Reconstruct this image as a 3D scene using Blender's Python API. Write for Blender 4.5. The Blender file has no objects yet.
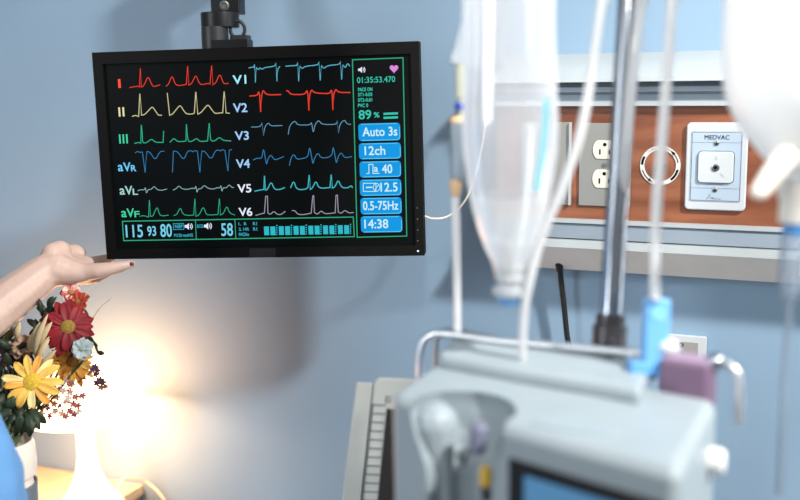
import bpy, bmesh, math, random
from mathutils import Vector, Matrix, noise
S = bpy.context.scene
C = S.collection
random.seed(7)

# ------------------------------------------------------------------ camera, world, lights, exposure
FPX = 1000.0                                   # focal length in pixels of the 800 x 500 frame
AX = Vector((.91617292, .05400933, -.3971274))
AY = Vector((.40038481, -.16751077, .90090629))
AZ = Vector((-.01786577, -.98438973, -.17509334))
CAM = Vector((.30331686, -1.38219392, 1.40))
CR = Vector((AX.x, AY.x, AZ.x)); CD = Vector((AX.y, AY.y, AZ.y)); CF = Vector((AX.z, AY.z, AZ.z))
cd = bpy.data.cameras.new('camera'); cam = bpy.data.objects.new('camera', cd); C.objects.link(cam)
m3 = Matrix((CR, -CD, -CF)).transposed()
cam.matrix_world = Matrix.Translation(CAM) @ m3.to_4x4()
cd.sensor_width = 36; cd.lens = FPX / 800 * 36; cd.clip_start = .02
cd.dof.use_dof = True; cd.dof.focus_distance = 1.39; cd.dof.aperture_fstop = 2.3
S.camera = cam

w = bpy.data.worlds.new('world'); S.world = w; w.use_nodes = True
nt = w.node_tree; bg = nt.nodes['Background']
tc = nt.nodes.new('ShaderNodeTexCoord'); sx = nt.nodes.new('ShaderNodeSeparateXYZ')
rp = nt.nodes.new('ShaderNodeValToRGB'); mr = nt.nodes.new('ShaderNodeMapRange')
nt.links.new(tc.outputs['Generated'], sx.inputs[0]); nt.links.new(sx.outputs['Z'], mr.inputs[0])
mr.inputs[1].default_value = -1; mr.inputs[2].default_value = 1
nt.links.new(mr.outputs[0], rp.inputs[0]); nt.links.new(rp.outputs[0], bg.inputs[0])
rp.color_ramp.elements[0].position = .35; rp.color_ramp.elements[0].color = (.42, .44, .47, 1)
rp.color_ramp.elements[1].position = .75; rp.color_ramp.elements[1].color = (.93, .97, 1.0, 1)
bg.inputs[1].default_value = .38

def area(name, loc, target, sx_, sy_, power, col):
    l = bpy.data.lights.new(name, 'AREA'); l.shape = 'RECTANGLE'; l.size = sx_; l.size_y = sy_; l.energy = power; l.color = col
    o = bpy.data.objects.new(name, l); C.objects.link(o); o.location = loc
    o.rotation_euler = (Vector(target) - Vector(loc)).to_track_quat('-Z', 'Y').to_euler(); return o
KT = Vector((-.35, 0, 1.2)); KD = Vector((.301, -.170, .227)).normalized()
area('ceiling_lamp_light', KT + KD * 2.5, KT, .16, .16, 92, (1, .97, .93))
area('left_fill_light', (-1.7, -2.8, 1.9), (.1, -.5, 1.3), .9, 1.3, 40, (.93, .97, 1))  # unseen soft source added behind left for bottle highlights and fill
area('bottle_strip_fill', (1.05, -.02, 1.45), (.05, -.62, 1.4), .07, 1.2, 4.5, (.97, .99, 1))  # unseen strip added to put a highlight along the bottle's right edge
sl = bpy.data.lights.new('bottle_spot_fill', 'SPOT'); sl.energy = 30; sl.spot_size = math.radians(36); sl.spot_blend = .7; sl.shadow_soft_size = .06; sl.color = (1, .985, .96)  # spot added out of view to brighten the hanging bottles
so = bpy.data.objects.new('bottle_spot_fill', sl); C.objects.link(so); so.location = (.34, -1.45, 2.05); so.rotation_euler = (Vector((.20, -.62, 1.53)) - Vector(so.location)).to_track_quat('-Z', 'Y').to_euler()
S.view_settings.view_transform = 'Standard'; S.view_settings.look = 'None'
S.view_settings.exposure = 0; S.view_settings.gamma = 1; S.view_settings.use_curve_mapping = False

# ------------------------------------------------------------------ measuring helpers
def ray(px, py): return CF + CR * ((px - 400) / FPX) + CD * ((py - 250) / FPX)
def P(px, py, d): return CAM + ray(px, py) * d                       # a point at a distance in front of the camera
def at(px, py, Y):                                                   # a point on a plane parallel to the wall
    r = ray(px, py); return CAM + r * ((Y - CAM.y) / r.y)
def atz(px, py, z):
    r = ray(px, py); return CAM + r * ((z - CAM.z) / r.z)
WALL = .05

# ------------------------------------------------------------------ materials
def lin(c):
    return tuple(((v / 255) / 12.92 if v / 255 <= .04045 else ((v / 255 + .055) / 1.055) ** 2.4) for v in c)
_M = {}
def mat(name, rgb, rough=.5, metal=0, emit=None, es=1, bump=0, bscale=200, var=0, vscale=20, sss=0, trans=0, alpha=1, ior=1.45, coat=0, spec=.5):
    if name in _M: return _M[name]
    m = bpy.data.materials.new(name); m.use_nodes = True; n = m.node_tree; b = n.nodes['Principled BSDF']
    c = (*lin(rgb), 1)
    b.inputs['Base Color'].default_value = c; b.inputs['Roughness'].default_value = rough; b.inputs['Metallic'].default_value = metal
    b.inputs['IOR'].default_value = ior; b.inputs['Specular IOR Level'].default_value = spec
    b.inputs['Transmission Weight'].default_value = trans; b.inputs['Alpha'].default_value = alpha; b.inputs['Coat Weight'].default_value = coat
    if sss: b.inputs['Subsurface Weight'].default_value = sss; b.inputs['Subsurface Scale'].default_value = .01; b.inputs['Subsurface Radius'].default_value = (1, .4, .25)
    if emit: b.inputs['Emission Color'].default_value = (*lin(emit), 1); b.inputs['Emission Strength'].default_value = es
    tcn = n.nodes.new('ShaderNodeTexCoord')
    nz = n.nodes.new('ShaderNodeTexNoise'); nz.inputs['Scale'].default_value = vscale; nz.inputs['Detail'].default_value = 4
    n.links.new(tcn.outputs['Object'], nz.inputs['Vector'])
    v = var if var else .03
    r = n.nodes.new('ShaderNodeValToRGB')
    r.color_ramp.elements[0].position = .3; r.color_ramp.elements[1].position = .7
    r.color_ramp.elements[0].color = (*[x * (1 - v) for x in c[:3]], 1); r.color_ramp.elements[1].color = (*[min(1, x * (1 + v)) for x in c[:3]], 1)
    n.links.new(nz.outputs['Fac'], r.inputs[0]); n.links.new(r.outputs[0], b.inputs['Base Color'])
    if bump:
        nb = n.nodes.new('ShaderNodeTexNoise'); nb.inputs['Scale'].default_value = bscale; nb.inputs['Detail'].default_value = 3
        n.links.new(tcn.outputs['Object'], nb.inputs['Vector'])
        bp = n.nodes.new('ShaderNodeBump'); bp.inputs['Strength'].default_value = bump; bp.inputs['Distance'].default_value = .001
        n.links.new(nb.outputs['Fac'], bp.inputs['Height']); n.links.new(bp.outputs[0], b.inputs['Normal'])
    _M[name] = m; return m
def glow(name, rgb, s=1):
    if name in _M: return _M[name]
    m = bpy.data.materials.new(name); m.use_nodes = True; n = m.node_tree; n.nodes.clear()
    e = n.nodes.new('ShaderNodeEmission'); e.inputs[0].default_value = (*lin(rgb), 1); e.inputs[1].default_value = s
    o = n.nodes.new('ShaderNodeOutputMaterial'); n.links.new(e.outputs[0], o.inputs[0]); _M[name] = m; return m
def plastic_clear(name, rgb, white=.35, rough=.06, ior=1.33, tr='glass', spec=1.45, shine=0):
    """clear plastic: refraction mixed with a share of milky diffuse"""
    if name in _M: return _M[name]
    m = bpy.data.materials.new(name); m.use_nodes = True; n = m.node_tree; n.nodes.clear()
    g = n.nodes.new('ShaderNodeBsdfGlass') if tr == 'glass' else n.nodes.new('ShaderNodeBsdfTransparent')
    g.inputs[0].default_value = (.98, .99, 1, 1)
    if tr == 'glass': g.inputs['Roughness'].default_value = rough; g.inputs['IOR'].default_value = ior
    d = n.nodes.new('ShaderNodeBsdfDiffuse'); d.inputs[0].default_value = (*lin(rgb), 1)
    t = n.nodes.new('ShaderNodeBsdfTranslucent'); t.inputs[0].default_value = (*lin(rgb), 1)
    dt = n.nodes.new('ShaderNodeMixShader'); dt.inputs[0].default_value = .5
    n.links.new(d.outputs[0], dt.inputs[1]); n.links.new(t.outputs[0], dt.inputs[2])
    mx = n.nodes.new('ShaderNodeMixShader'); mx.inputs[0].default_value = white
    lw = n.nodes.new('ShaderNodeLayerWeight'); lw.inputs[0].default_value = .5           # a wall seen edge on is thicker, so milkier
    pw_ = n.nodes.new('ShaderNodeMath'); pw_.operation = 'POWER'; pw_.inputs[1].default_value = 2.5; n.links.new(lw.outputs['Facing'], pw_.inputs[0])
    ma = n.nodes.new('ShaderNodeMath'); ma.operation = 'MULTIPLY_ADD'; ma.inputs[1].default_value = (1 - white) * .7; ma.inputs[2].default_value = white; n.links.new(pw_.outputs[0], ma.inputs[0]); n.links.new(ma.outputs[0], mx.inputs[0])
    n.links.new(g.outputs[0], mx.inputs[1]); n.links.new(dt.outputs[0], mx.inputs[2])
    gl = n.nodes.new('ShaderNodeBsdfGlossy'); gl.inputs['Roughness'].default_value = .12
    fr = n.nodes.new('ShaderNodeFresnel'); fr.inputs[0].default_value = spec
    m2 = n.nodes.new('ShaderNodeMixShader')
    if shine: m2.inputs[0].default_value = shine
    else: n.links.new(fr.outputs[0], m2.inputs[0])
    n.links.new(mx.outputs[0], m2.inputs[1]); n.links.new(gl.outputs[0], m2.inputs[2])
    o = n.nodes.new('ShaderNodeOutputMaterial'); n.links.new(m2.outputs[0], o.inputs[0]); _M[name] = m; return m
def wood(name, a, b_, scale=(1.2, 14, 14), rough=.35):
    if name in _M: return _M[name]
    m = bpy.data.materials.new(name); m.use_nodes = True; n = m.node_tree; p = n.nodes['Principled BSDF']; p.inputs['Roughness'].default_value = rough
    t = n.nodes.new('ShaderNodeTexCoord'); mp = n.nodes.new('ShaderNodeMapping'); mp.inputs['Scale'].default_value = scale
    n1 = n.nodes.new('ShaderNodeTexNoise'); n1.inputs['Scale'].default_value = 5; n1.inputs['Detail'].default_value = 8; n1.inputs['Distortion'].default_value = 1.6
    wv = n.nodes.new('ShaderNodeTexWave'); wv.bands_direction = 'Z'; wv.inputs['Scale'].default_value = 1.6; wv.inputs['Distortion'].default_value = 5; wv.inputs['Detail'].default_value = 4; wv.inputs['Detail Scale'].default_value = 1.5
    n.links.new(t.outputs['Object'], mp.inputs[0]); n.links.new(mp.outputs[0], n1.inputs['Vector']); n.links.new(mp.outputs[0], wv.inputs['Vector'])
    ml = n.nodes.new('ShaderNodeMath'); ml.operation = 'MULTIPLY_ADD'; ml.inputs[1].default_value = .28
    n.links.new(wv.outputs['Fac'], ml.inputs[0]); n.links.new(n1.outputs['Fac'], ml.inputs[2])
    r = n.nodes.new('ShaderNodeValToRGB'); r.color_ramp.elements[0].position = .38; r.color_ramp.elements[1].position = .86
    r.color_ramp.elements[0].color = (*lin(a), 1); r.color_ramp.elements[1].color = (*lin(b_), 1)
    n.links.new(ml.outputs[0], r.inputs[0]); n.links.new(r.outputs[0], p.inputs['Base Color']); _M[name] = m; return m

# ------------------------------------------------------------------ object helpers
def link(name, bm, m, parent=None, smooth=True, bevel=0, seg=2):
    bmesh.ops.recalc_face_normals(bm, faces=bm.faces)
    me = bpy.data.meshes.new(name); bm.to_mesh(me); bm.free()
    for x in (m if isinstance(m, (list, tuple)) else [m]): me.materials.append(x)
    if smooth:
        for p in me.polygons: p.use_smooth = True
    o = bpy.data.objects.new(name, me); C.objects.link(o)
    if smooth and hasattr(me, 'set_sharp_from_angle'): me.set_sharp_from_angle(angle=math.radians(38))
    if bevel:
        b = o.modifiers.new('bevel', 'BEVEL'); b.width = bevel; b.segments = seg; b.limit_method = 'ANGLE'; b.angle_limit = math.radians(35)
        if smooth: wn = o.modifiers.new('normals', 'WEIGHTED_NORMAL'); wn.weight = 100; wn.keep_sharp = False
    if parent is not None:
        o.parent = parent; o.matrix_parent_inverse = parent.matrix_world.inverted()
    return o
def tag(o, label, cat, group=None):
    o['label'] = label; o['category'] = cat
    if group: o['group'] = group
    return o
def thing(name, label, cat, loc=(0, 0, 0), group=None, mw=None):
    o = bpy.data.objects.new(name, None); C.objects.link(o); o.empty_display_size = .05
    o.matrix_world = mw if mw is not None else Matrix.Translation(Vector(loc))
    o.location, o.rotation_euler, o.scale = (mw or Matrix.Translation(Vector(loc))).to_translation(), (mw or Matrix()).to_euler(), (1, 1, 1)
    bpy.context.view_layer.update()
    return tag(o, label, cat, group)
def struct(o): o['kind'] = 'structure'; return o
def box(bm, x0, x1, y0, y1, z0, z1, M=None, mi=0):
    vs = [bm.verts.new(Vector((x, y, z)) if M is None else M @ Vector((x, y, z))) for x in (x0, x1) for y in (y0, y1) for z in (z0, z1)]
    for f in ((0, 1, 3, 2), (4, 6, 7, 5), (0, 4, 5, 1), (2, 3, 7, 6), (0, 2, 6, 4), (1, 5, 7, 3)):
        bm.faces.new([vs[i] for i in f]).material_index = mi
def prism(bm, pts, ext, mi=0):
    a = [bm.verts.new(Vector(p)) for p in pts]; b = [bm.verts.new(Vector(p) + Vector(ext)) for p in pts]; n = len(a)
    fs = [bm.faces.new(a), bm.faces.new(b[::-1])] + [bm.faces.new((a[i], a[(i + 1) % n], b[(i + 1) % n], b[i])) for i in range(n)]
    for f in fs: f.material_index = mi
def frame(z, up=Vector((0, 0, 1))):
    z = Vector(z).normalized()
    if abs(z.dot(up)) > .98: up = Vector((1, 0, 0))
    x = up.cross(z).normalized(); return x, z.cross(x), z
def spline(pts, n=8):
    pts = [Vector(p) for p in pts]
    if len(pts) < 3: return pts
    q = [pts[0] * 2 - pts[1]] + pts + [pts[-1] * 2 - pts[-2]]; out = []
    for i in range(1, len(q) - 2):
        for k in range(n):
            t = k / n; a, b, c, d = q[i - 1:i + 3]
            out.append(.5 * ((2 * b) + (c - a) * t + (2 * a - 5 * b + 4 * c - d) * t * t + (3 * b - a - 3 * c + d) * t ** 3))
    return out + [pts[-1]]
def tube(bm, pts, r, seg=12, sm=True, mi=0, caps=True):
    pts = spline(pts) if sm else [Vector(p) for p in pts]
    rs = r if callable(r) else (lambda t: r)
    x = y = None; rings = []
    for i, p in enumerate(pts):
        t = (pts[min(i + 1, len(pts) - 1)] - pts[max(i - 1, 0)]).normalized()
        if x is None: x, y, _ = frame(t)
        else: x = (x - t * x.dot(t)).normalized(); y = t.cross(x)
        rr = rs(i / (len(pts) - 1))
        rings.append([bm.verts.new(p + (x * math.cos(2 * math.pi * k / seg) + y * math.sin(2 * math.pi * k / seg)) * rr) for k in range(seg)])
    for a, b in zip(rings, rings[1:]):
        for k in range(seg): bm.faces.new((a[k], a[(k + 1) % seg], b[(k + 1) % seg], b[k])).material_index = mi
    if caps: bm.faces.new(rings[0]).material_index = mi; bm.faces.new(rings[-1][::-1]).material_index = mi
def lathe(bm, prof, o=(0, 0, 0), axis=(0, 0, 1), seg=32, mi=0, sy=1.0, close=False):
    """prof: list of (radius, height along axis)"""
    x, y, z = frame(axis, Vector((0, 1, 0)) if abs(Vector(axis).normalized().z) > .9 else Vector((0, 0, 1))); o = Vector(o); rings = []
    for r, h in prof:
        if r < 1e-6: rings.append([bm.verts.new(o + z * h)])
        else: rings.append([bm.verts.new(o + z * h + x * (r * math.cos(2 * math.pi * k / seg)) + y * (sy * r * math.sin(2 * math.pi * k / seg))) for k in range(seg)])
    for a, b in zip(rings, rings[1:]):
        for k in range(seg):
            k2 = (k + 1) % seg
            if len(a) == 1 and len(b) == 1: continue
            if len(a) == 1: f = (a[0], b[k2], b[k])
            elif len(b) == 1: f = (a[k], a[k2], b[0])
            else: f = (a[k], a[k2], b[k2], b[k])
            bm.faces.new(f).material_index = mi
    if close:
        if len(rings[0]) > 1: bm.faces.new(rings[0][::-1]).material_index = mi
        if len(rings[-1]) > 1: bm.faces.new(rings[-1]).material_index = mi
def cyl(bm, a, b, r, seg=20, mi=0, r2=None):
    a, b = Vector(a), Vector(b); lathe(bm, [(r, 0), (r if r2 is None else r2, (b - a).length)], a, b - a, seg, mi, close=True)
def ball(bm, c, r, s=(1, 1, 1), sub=2, M=None):
    T = Matrix.Translation(Vector(c)) @ (M or Matrix()) @ Matrix.Diagonal((*s, 1)); bmesh.ops.create_icosphere(bm, subdivisions=sub, radius=r, matrix=T)
def fuse(name, bm, m, parent, voxel, smooth=6):
    """melts overlapping volumes into one continuous skin"""
    o = link(name, bm, m)
    r = o.modifiers.new('remesh', 'REMESH'); r.mode = 'VOXEL'; r.voxel_size = voxel; r.use_smooth_shade = True
    s = o.modifiers.new('smooth', 'SMOOTH'); s.factor = .5; s.iterations = smooth
    dg = bpy.context.evaluated_depsgraph_get(); me = bpy.data.meshes.new_from_object(o.evaluated_get(dg))
    o.modifiers.clear(); o.data = me
    for p in me.polygons: p.use_smooth = True
    if parent is not None: o.parent = parent; o.matrix_parent_inverse = parent.matrix_world.inverted()
    return o
def limb(bm, pts):
    """chain of (point, radius): spheres close enough to melt into a tapering limb"""
    for (a, ra), (b, rb) in zip(pts, pts[1:]):
        a, b = Vector(a), Vector(b); n = max(2, int((b - a).length / (min(ra, rb) * .3)))
        for i in range(n + 1):
            t = i / n; ball(bm, a.lerp(b, t), ra + (rb - ra) * t, sub=2)

# text as flat mesh geometry
_glyph = {}
def glyphs(s):
    if s not in _glyph:
        cu = bpy.data.curves.new('t', 'FONT'); cu.body = s; cu.resolution_u = 3
        o = bpy.data.objects.new('t', cu); C.objects.link(o); dg = bpy.context.evaluated_depsgraph_get()
        me = bpy.data.meshes.new_from_object(o.evaluated_get(dg))
        vs = [v.co.copy() for v in me.vertices]; fs = [tuple(p.vertices) for p in me.polygons]
        bpy.data.objects.remove(o); bpy.data.curves.remove(cu); bpy.data.meshes.remove(me); _glyph[s] = (vs, fs)
    return _glyph[s]
def text(bm, s, x0, x1, z0, z1, fn, mi=0, fat=0):
    """fits the letters of s into a box; fn maps the flat (x, z) onto its surface"""
    vs, fs = glyphs(s)
    a0 = min(v.x for v in vs); a1 = max(v.x for v in vs); b0 = min(v.y for v in vs); b1 = max(v.y for v in vs)
    for dx, dz in ([(0, 0)] if not fat else [(0, 0), (fat, 0), (0, fat), (fat, fat)]):
        nv = [bm.verts.new(fn(x0 + dx + (v.x - a0) / (a1 - a0) * (x1 - x0), z0 + dz + (v.y - b0) / (b1 - b0) * (z1 - z0))) for v in vs]
        for f in fs:
            try: bm.faces.new([nv[i] for i in f]).material_index = mi
            except ValueError: pass
def rrect(x0, x1, z0, z1, r, n=5):
    out = []
    for cx, cz, a in ((x1 - r, z1 - r, 0), (x0 + r, z1 - r, 90), (x0 + r, z0 + r, 180), (x1 - r, z0 + r, 270)):
        out += [(cx + r * math.cos(math.radians(a + 90 * k / n)), cz + r * math.sin(math.radians(a + 90 * k / n))) for k in range(n + 1)]
    return out
def ribbon(bm, pts, w, fn, mi=0, closed=False):
    pts = [Vector(p) for p in pts]; n = len(pts); L = []; R_ = []
    for i, p in enumerate(pts):
        a = pts[(i - 1) % n] if (closed or i) else p; b = pts[(i + 1) % n] if (closed or i < n - 1) else p
        d1 = (p - a).normalized() if (p - a).length > 1e-9 else (b - p).normalized(); d2 = (b - p).normalized() if (b - p).length > 1e-9 else d1
        n1 = Vector((-d1.y, d1.x)); n2 = Vector((-d2.y, d2.x)); mm = n1 + n2
        mm = n1 if mm.length < .25 else mm.normalized(); k = min(1.6, 1 / max(.4, mm.dot(n1)))
        L.append(bm.verts.new(fn(*(p + mm * w / 2 * k)))); R_.append(bm.verts.new(fn(*(p - mm * w / 2 * k))))
    for i in range(n if closed else n - 1):
        j = (i + 1) % n; bm.faces.new((L[i], L[j], R_[j], R_[i])).material_index = mi

# ------------------------------------------------------------------ materials list
wallm = mat('wall_paint', (134, 161, 184), .6, bump=.12, bscale=350, var=.015, vscale=3)
white = mat('white_plastic', (194, 199, 203), .35)
offw = mat('off_white_plastic', (206, 212, 214), .4)
chrome = mat('chrome', (168, 174, 182), .14, metal=1)
steel = mat('brushed_steel', (150, 152, 155), .35, metal=1)
black = mat('black_plastic', (12, 11, 10), .6, spec=.15)
dark = mat('dark_grey_plastic', (52, 54, 57), .42)
rubber = mat('black_rubber', (20, 20, 22), .6)

# ------------------------------------------------------------------ structure
bm = bmesh.new(); box(bm, -3.2, 2.6, WALL, WALL + .12, 0, 2.8); struct(link('wall_back', bm, wallm, smooth=False))
bm = bmesh.new(); box(bm, -3.2, 2.6, -4, WALL + .12, -.05, 0); struct(link('floor', bm, mat('vinyl_floor', (150, 150, 148), .35, var=.06), smooth=False))
bm = bmesh.new(); box(bm, -3.2, 2.6, WALL - .012, WALL, 0, .1); struct(link('baseboard_back', bm, offw, smooth=False))

# ------------------------------------------------------------------ rail with wooden panel
XL = at(497, 170, 0).x; XR = 1.1
rail = thing('headwall_panel', 'long white service rail with a reddish wood strip fixed along the blue wall', 'wall panel', ((XL + XR) / 2, 0, 1.25))
def Z(px, py, Y): return at(px, py, Y).z
def strip(name, prof, m, x0=XL, x1=XR, bevel=0):
    bm = bmesh.new(); prism(bm, [(x0, y, z) for y, z in prof], (x1 - x0, 0, 0)); return link(name, bm, m, rail, bevel=bevel)
railw = mat('rail_white_paint', (172, 179, 181), .4); railg = mat('rail_grey_aluminium', (134, 146, 158), .35, metal=.25)
zc0, zc1 = Z(676.8, 52.3, WALL - .004), Z(672, 81, -.025)
zg = Z(672, 86.5, -.012); zb = Z(672, 101, -.004); zw1 = Z(672, 105.6, -.004)
strip('top_cap', [(WALL, zc0), (WALL - .006, zc0 + .001), (-.025, zc1 + .006), (-.027, zc1), (WALL, zc1)], railw)
strip('shadow_groove', [(WALL, zc1), (-.010, zc1), (-.010, zg), (WALL, zg)], mat('groove_grey', (95, 105, 114), .5))
strip('upper_channel', [(WALL, zg), (-.016, zg), (-.016, zg - .006), (-.006, zg - .010), (-.006, zb), (WALL, zb)], railg)
strip('upper_lip', [(WALL, zb), (-.010, zb), (-.010, zw1), (WALL, zw1)], railw)
zl0 = Z(640, 222.2, -.010); zl1 = Z(640, 226, -.010); zt = Z(640, 242, -.024); zwh = Z(640, 251.5, -.026); zbt = Z(650, 274.5, .020)
strip('wood_panel', [(WALL, zw1), (0, zw1), (0, zl0), (WALL, zl0)], wood('cherry_wood', (108, 60, 39), (148, 92, 64), (.8, 5, 5)))
strip('lower_lip', [(WALL, zl0), (-.010, zl0), (-.010, zl1), (WALL, zl1)], railw)
strip('lower_channel', [(WALL, zl1), (-.005, zl1), (-.008, zl1 - .006), (-.018, zt + .002), (-.021, zt), (WALL, zt)], railg)
strip('lower_band', [(WALL, zt), (-.026, zt - .002), (-.027, zwh), (WALL, zwh)], railw)
strip('underside', [(WALL, zwh), (-.026, zwh), (.020, zbt), (WALL, zbt)], mat('rail_beige', (226, 221, 215), .55))

fp = lambda Y: (lambda x, z: Vector((x, Y, z)))
def rplate(bm, x0, x1, z0, z1, r, Y0, Y1, mi=0): prism(bm, [(x, Y0, z) for x, z in rrect(x0, x1, z0, z1, r)], (0, Y1 - Y0, 0), mi)

# duplex outlet on grey plate
gx0 = at(579.5, 165, 0).x; gz0, gz1 = at(577, 205, 0).z, at(579.7, 123, 0).z; gx1 = gx0 + .072
out = thing('power_outlet', 'grey steel duplex power outlet with two ivory receptacles on the wood strip', 'power outlet', ((gx0 + gx1) / 2, 0, (gz0 + gz1) / 2))
gp = mat('grey_steel_plate', (142, 142, 138), .42, metal=.1)
bm = bmesh.new(); rplate(bm, gx0, gx1, gz0, gz1, .002, -.0035, 0); link('cover_plate', bm, gp, out, bevel=.001)
rec = mat('ivory_plastic', (228, 222, 204), .4)
cx = (gx0 + gx1) / 2
for zc in (at(602, 149.5, 0).z, at(602, 178.5, 0).z):
    bm = bmesh.new(); pts = []
    for k in range(48):
        a = 2 * math.pi * k / 48; pts.append((cx + .0168 * math.cos(a), max(-.0128, min(.0128, .0168 * math.sin(a)))))
    prism(bm, [(x, -.0048, zc + z) for x, z in pts], (0, .0045, 0)); r_ = link('receptacle', bm, rec, out, bevel=.0006)
    bm = bmesh.new()
    for dx, dz, ww, hh in ((-.0066, -.003, .0022, .0075), (.0066, -.003, .0022, .0062)): box(bm, cx + dx - ww / 2, cx + dx + ww / 2, -.0051, -.0045, zc + dz - hh / 2, zc + dz + hh / 2)
    cyl(bm, (cx, -.0051, zc + .0072), (cx, -.0045, zc + .0072), .0026, 12); link('slot', bm, black, r_, smooth=False)
bm = bmesh.new(); cyl(bm, (cx, -.0050, (gz0 + gz1) / 2), (cx, -.003, (gz0 + gz1) / 2), .0028, 16); link('screw', bm, steel, out)
# blank / switch plate left of it
sx1 = at(571, 165, 0).x; sx0 = sx1 - .072
sw = thing('switch_plate', 'grey cover plate with a pale right edge, left of the duplex outlet', 'cover plate', ((sx0 + sx1) / 2, 0, (gz0 + gz1) / 2))
bm = bmesh.new(); rplate(bm, sx0, sx1, gz0, gz1 + .001, .002, -.0035, 0); link('cover_plate', bm, gp, sw, bevel=.001)
bm = bmesh.new(); rplate(bm, sx1 - .0016, sx1 + .0008, gz0, gz1 + .001, .0008, -.007, 0); link('edge_trim', bm, railw, sw)
# ring dial
c0 = at(660.2, 165.5, 0)
dial = thing('ring_dial', 'round white ring with black arrows around a small steel knob', 'dial', c0)
bm = bmesh.new(); lathe(bm, [(.0212, 0), (.0212, .0015), (.0268, .0015), (.0268, 0)], c0, (0, -1, 0), 48); link('ring', bm, mat('ring_white', (214, 214, 208), .45), dial)
fr_ = fp(-.0018)
for a0, a1, head in ((150, 178, 0), (195, 232, 1), (10, 40, 1), (-52, -12, 0)):
    bm = bmesh.new(); n = 8; w_ = .0032
    ribbon(bm, [(c0.x + .024 * math.cos(math.radians(a0 + (a1 - a0) * k / n)), c0.z + .024 * math.sin(math.radians(a0 + (a1 - a0) * k / n))) for k in range(n + 1)], w_ if not head else .0014, fr_)
    if head:
        a = math.radians(a1); t = Vector((-math.sin(a), math.cos(a))); p = Vector((c0.x + .024 * math.cos(a), c0.z + .024 * math.sin(a))); q = Vector((math.cos(a), math.sin(a)))
        bm.faces.new([bm.verts.new(fr_(*v)) for v in (p + q * .0024, p - q * .0024, p + t * .007)])
    link('arrow_mark', bm, black, dial, smooth=False)
bm = bmesh.new()
def ringtext(s, a0, a1, r, h):
    vs, fs = glyphs(s); x0 = min(v.x for v in vs); x1 = max(v.x for v in vs); y1 = max(v.y for v in vs)
    def f(v):
        a = math.radians(a0 + (a1 - a0) * (v.x - x0) / (x1 - x0)); rr = r + v.y / y1 * h; return Vector((c0.x + rr * math.cos(a), -.0018, c0.z + rr * math.sin(a)))
    nv = [bm.verts.new(f(v)) for v in vs]
    for q in fs: bm.faces.new([nv[i] for i in q])
ringtext('TURN TO OPEN', 135, 50, .0228, .0026); link('ring_lettering', bm, mat('ink_grey', (90, 92, 95), .6), dial, smooth=False)
bm = bmesh.new(); lathe(bm, [(.0065, 0), (.0065, .002), (.004, .003), (.004, .009), (.0025, .0105), (0, .011)], c0 + Vector((.002, 0, 0)), (0, -1, 0), 24); link('knob', bm, chrome, dial)
# vacuum outlet plate
mz0, mz1 = at(684.7, 208.8, 0).z, at(687, 122.2, 0).z; mx0, mx1 = at(686.2, 165, 0).x, at(747.4, 165, 0).x
mw_ = mx1 - mx0; mh = mz1 - mz0
med = thing('vacuum_outlet', 'white rounded suction outlet plate with a pale blue face and central port', 'medical outlet', ((mx0 + mx1) / 2, 0, (mz0 + mz1) / 2))
bm = bmesh.new(); rplate(bm, mx0, mx1, mz0, mz1, .006, -.006, 0); link('cover_plate', bm, white, med, bevel=.002, seg=3)
U = lambda u, v: (mx0 + u * mw_, mz1 - v * mh)                        # u, v from 0 to 1 across the plate
fx0, fz1 = U(.085, .10); fx1, fz0 = U(.915, .895)
ink = mat('navy_ink', (38, 46, 62), .5)
bm = bmesh.new(); rplate(bm, fx0, fx1, fz0, fz1, .0015, -.0068, -.005); face = link('face_label', bm, mat('pale_blue_label', (170, 187, 203), .4), med)
bm = bmesh.new(); ff = fp(-.00695); g = .0010
ribbon(bm, rrect(fx0 + g, fx1 - g, fz0 + g, fz1 - g, .001), .0006, ff, closed=True)
for v in (.225, .745): ribbon(bm, [U(.10, v), U(.90, v)], .0004, ff)
x0, z0 = U(.30, .192); x1, z1 = U(.70, .142); text(bm, 'MEDVAC', x0, x1, z0, z1, ff, fat=.0002)
x0, z0 = U(.36, .706); x1, z1 = U(.62, .692); text(bm, 'PUSH TO RELEASE', x0, x1, z0, z1, ff)
ribbon(bm, [U(.36, .875), U(.40, .84), U(.42, .81), U(.43, .87), U(.46, .85), U(.49, .865)], .0006, ff)
x0, z0 = U(.46, .872); x1, z1 = U(.60, .855); text(bm, 'mico', x0, x1, z0, z1, ff)
link('lettering', bm, ink, face, smooth=False)
a, b = U(.21, .68), U(.79, .325)
bm = bmesh.new(); rplate(bm, a[0], b[0], a[1], b[1], .005, -.0100, -.006); prt = link('port_cover', bm, mat('port_white', (196, 202, 204), .35), med, bevel=.001)
bm = bmesh.new(); ribbon(bm, rrect(a[0] - .0004, b[0] + .0004, a[1] - .0004, b[1] + .0004, .0054), .0009, fp(-.0071), closed=True); link('port_outline', bm, ink, face, smooth=False)
x_, z_ = U(.50, .505)
bm = bmesh.new(); lathe(bm, [(.0050, 0), (.0050, .0012), (.0034, .0016), (.0030, .0004), (0, .0002)], (x_, -.0100, z_), (0, -1, 0), 24); link('port_hole', bm, steel, prt)
bm = bmesh.new(); cyl(bm, (x_, -.0108, z_), (x_, -.0102, z_), .0024, 16); link('port_center', bm, black, prt)
bm = bmesh.new(); f2 = fp(-.0103)
for v in (.385, .395, .405, .415): ribbon(bm, [U(.485, v), U(.525, v)], .0003, f2)
for v in (.575, .59, .605): ribbon(bm, [U(.57 + (v - .57), v), U(.61 + (v - .57), v + .006)], .0005, f2)
link('port_lettering', bm, mat('faded_ink', (150, 155, 158), .6), prt, smooth=False)
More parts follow.
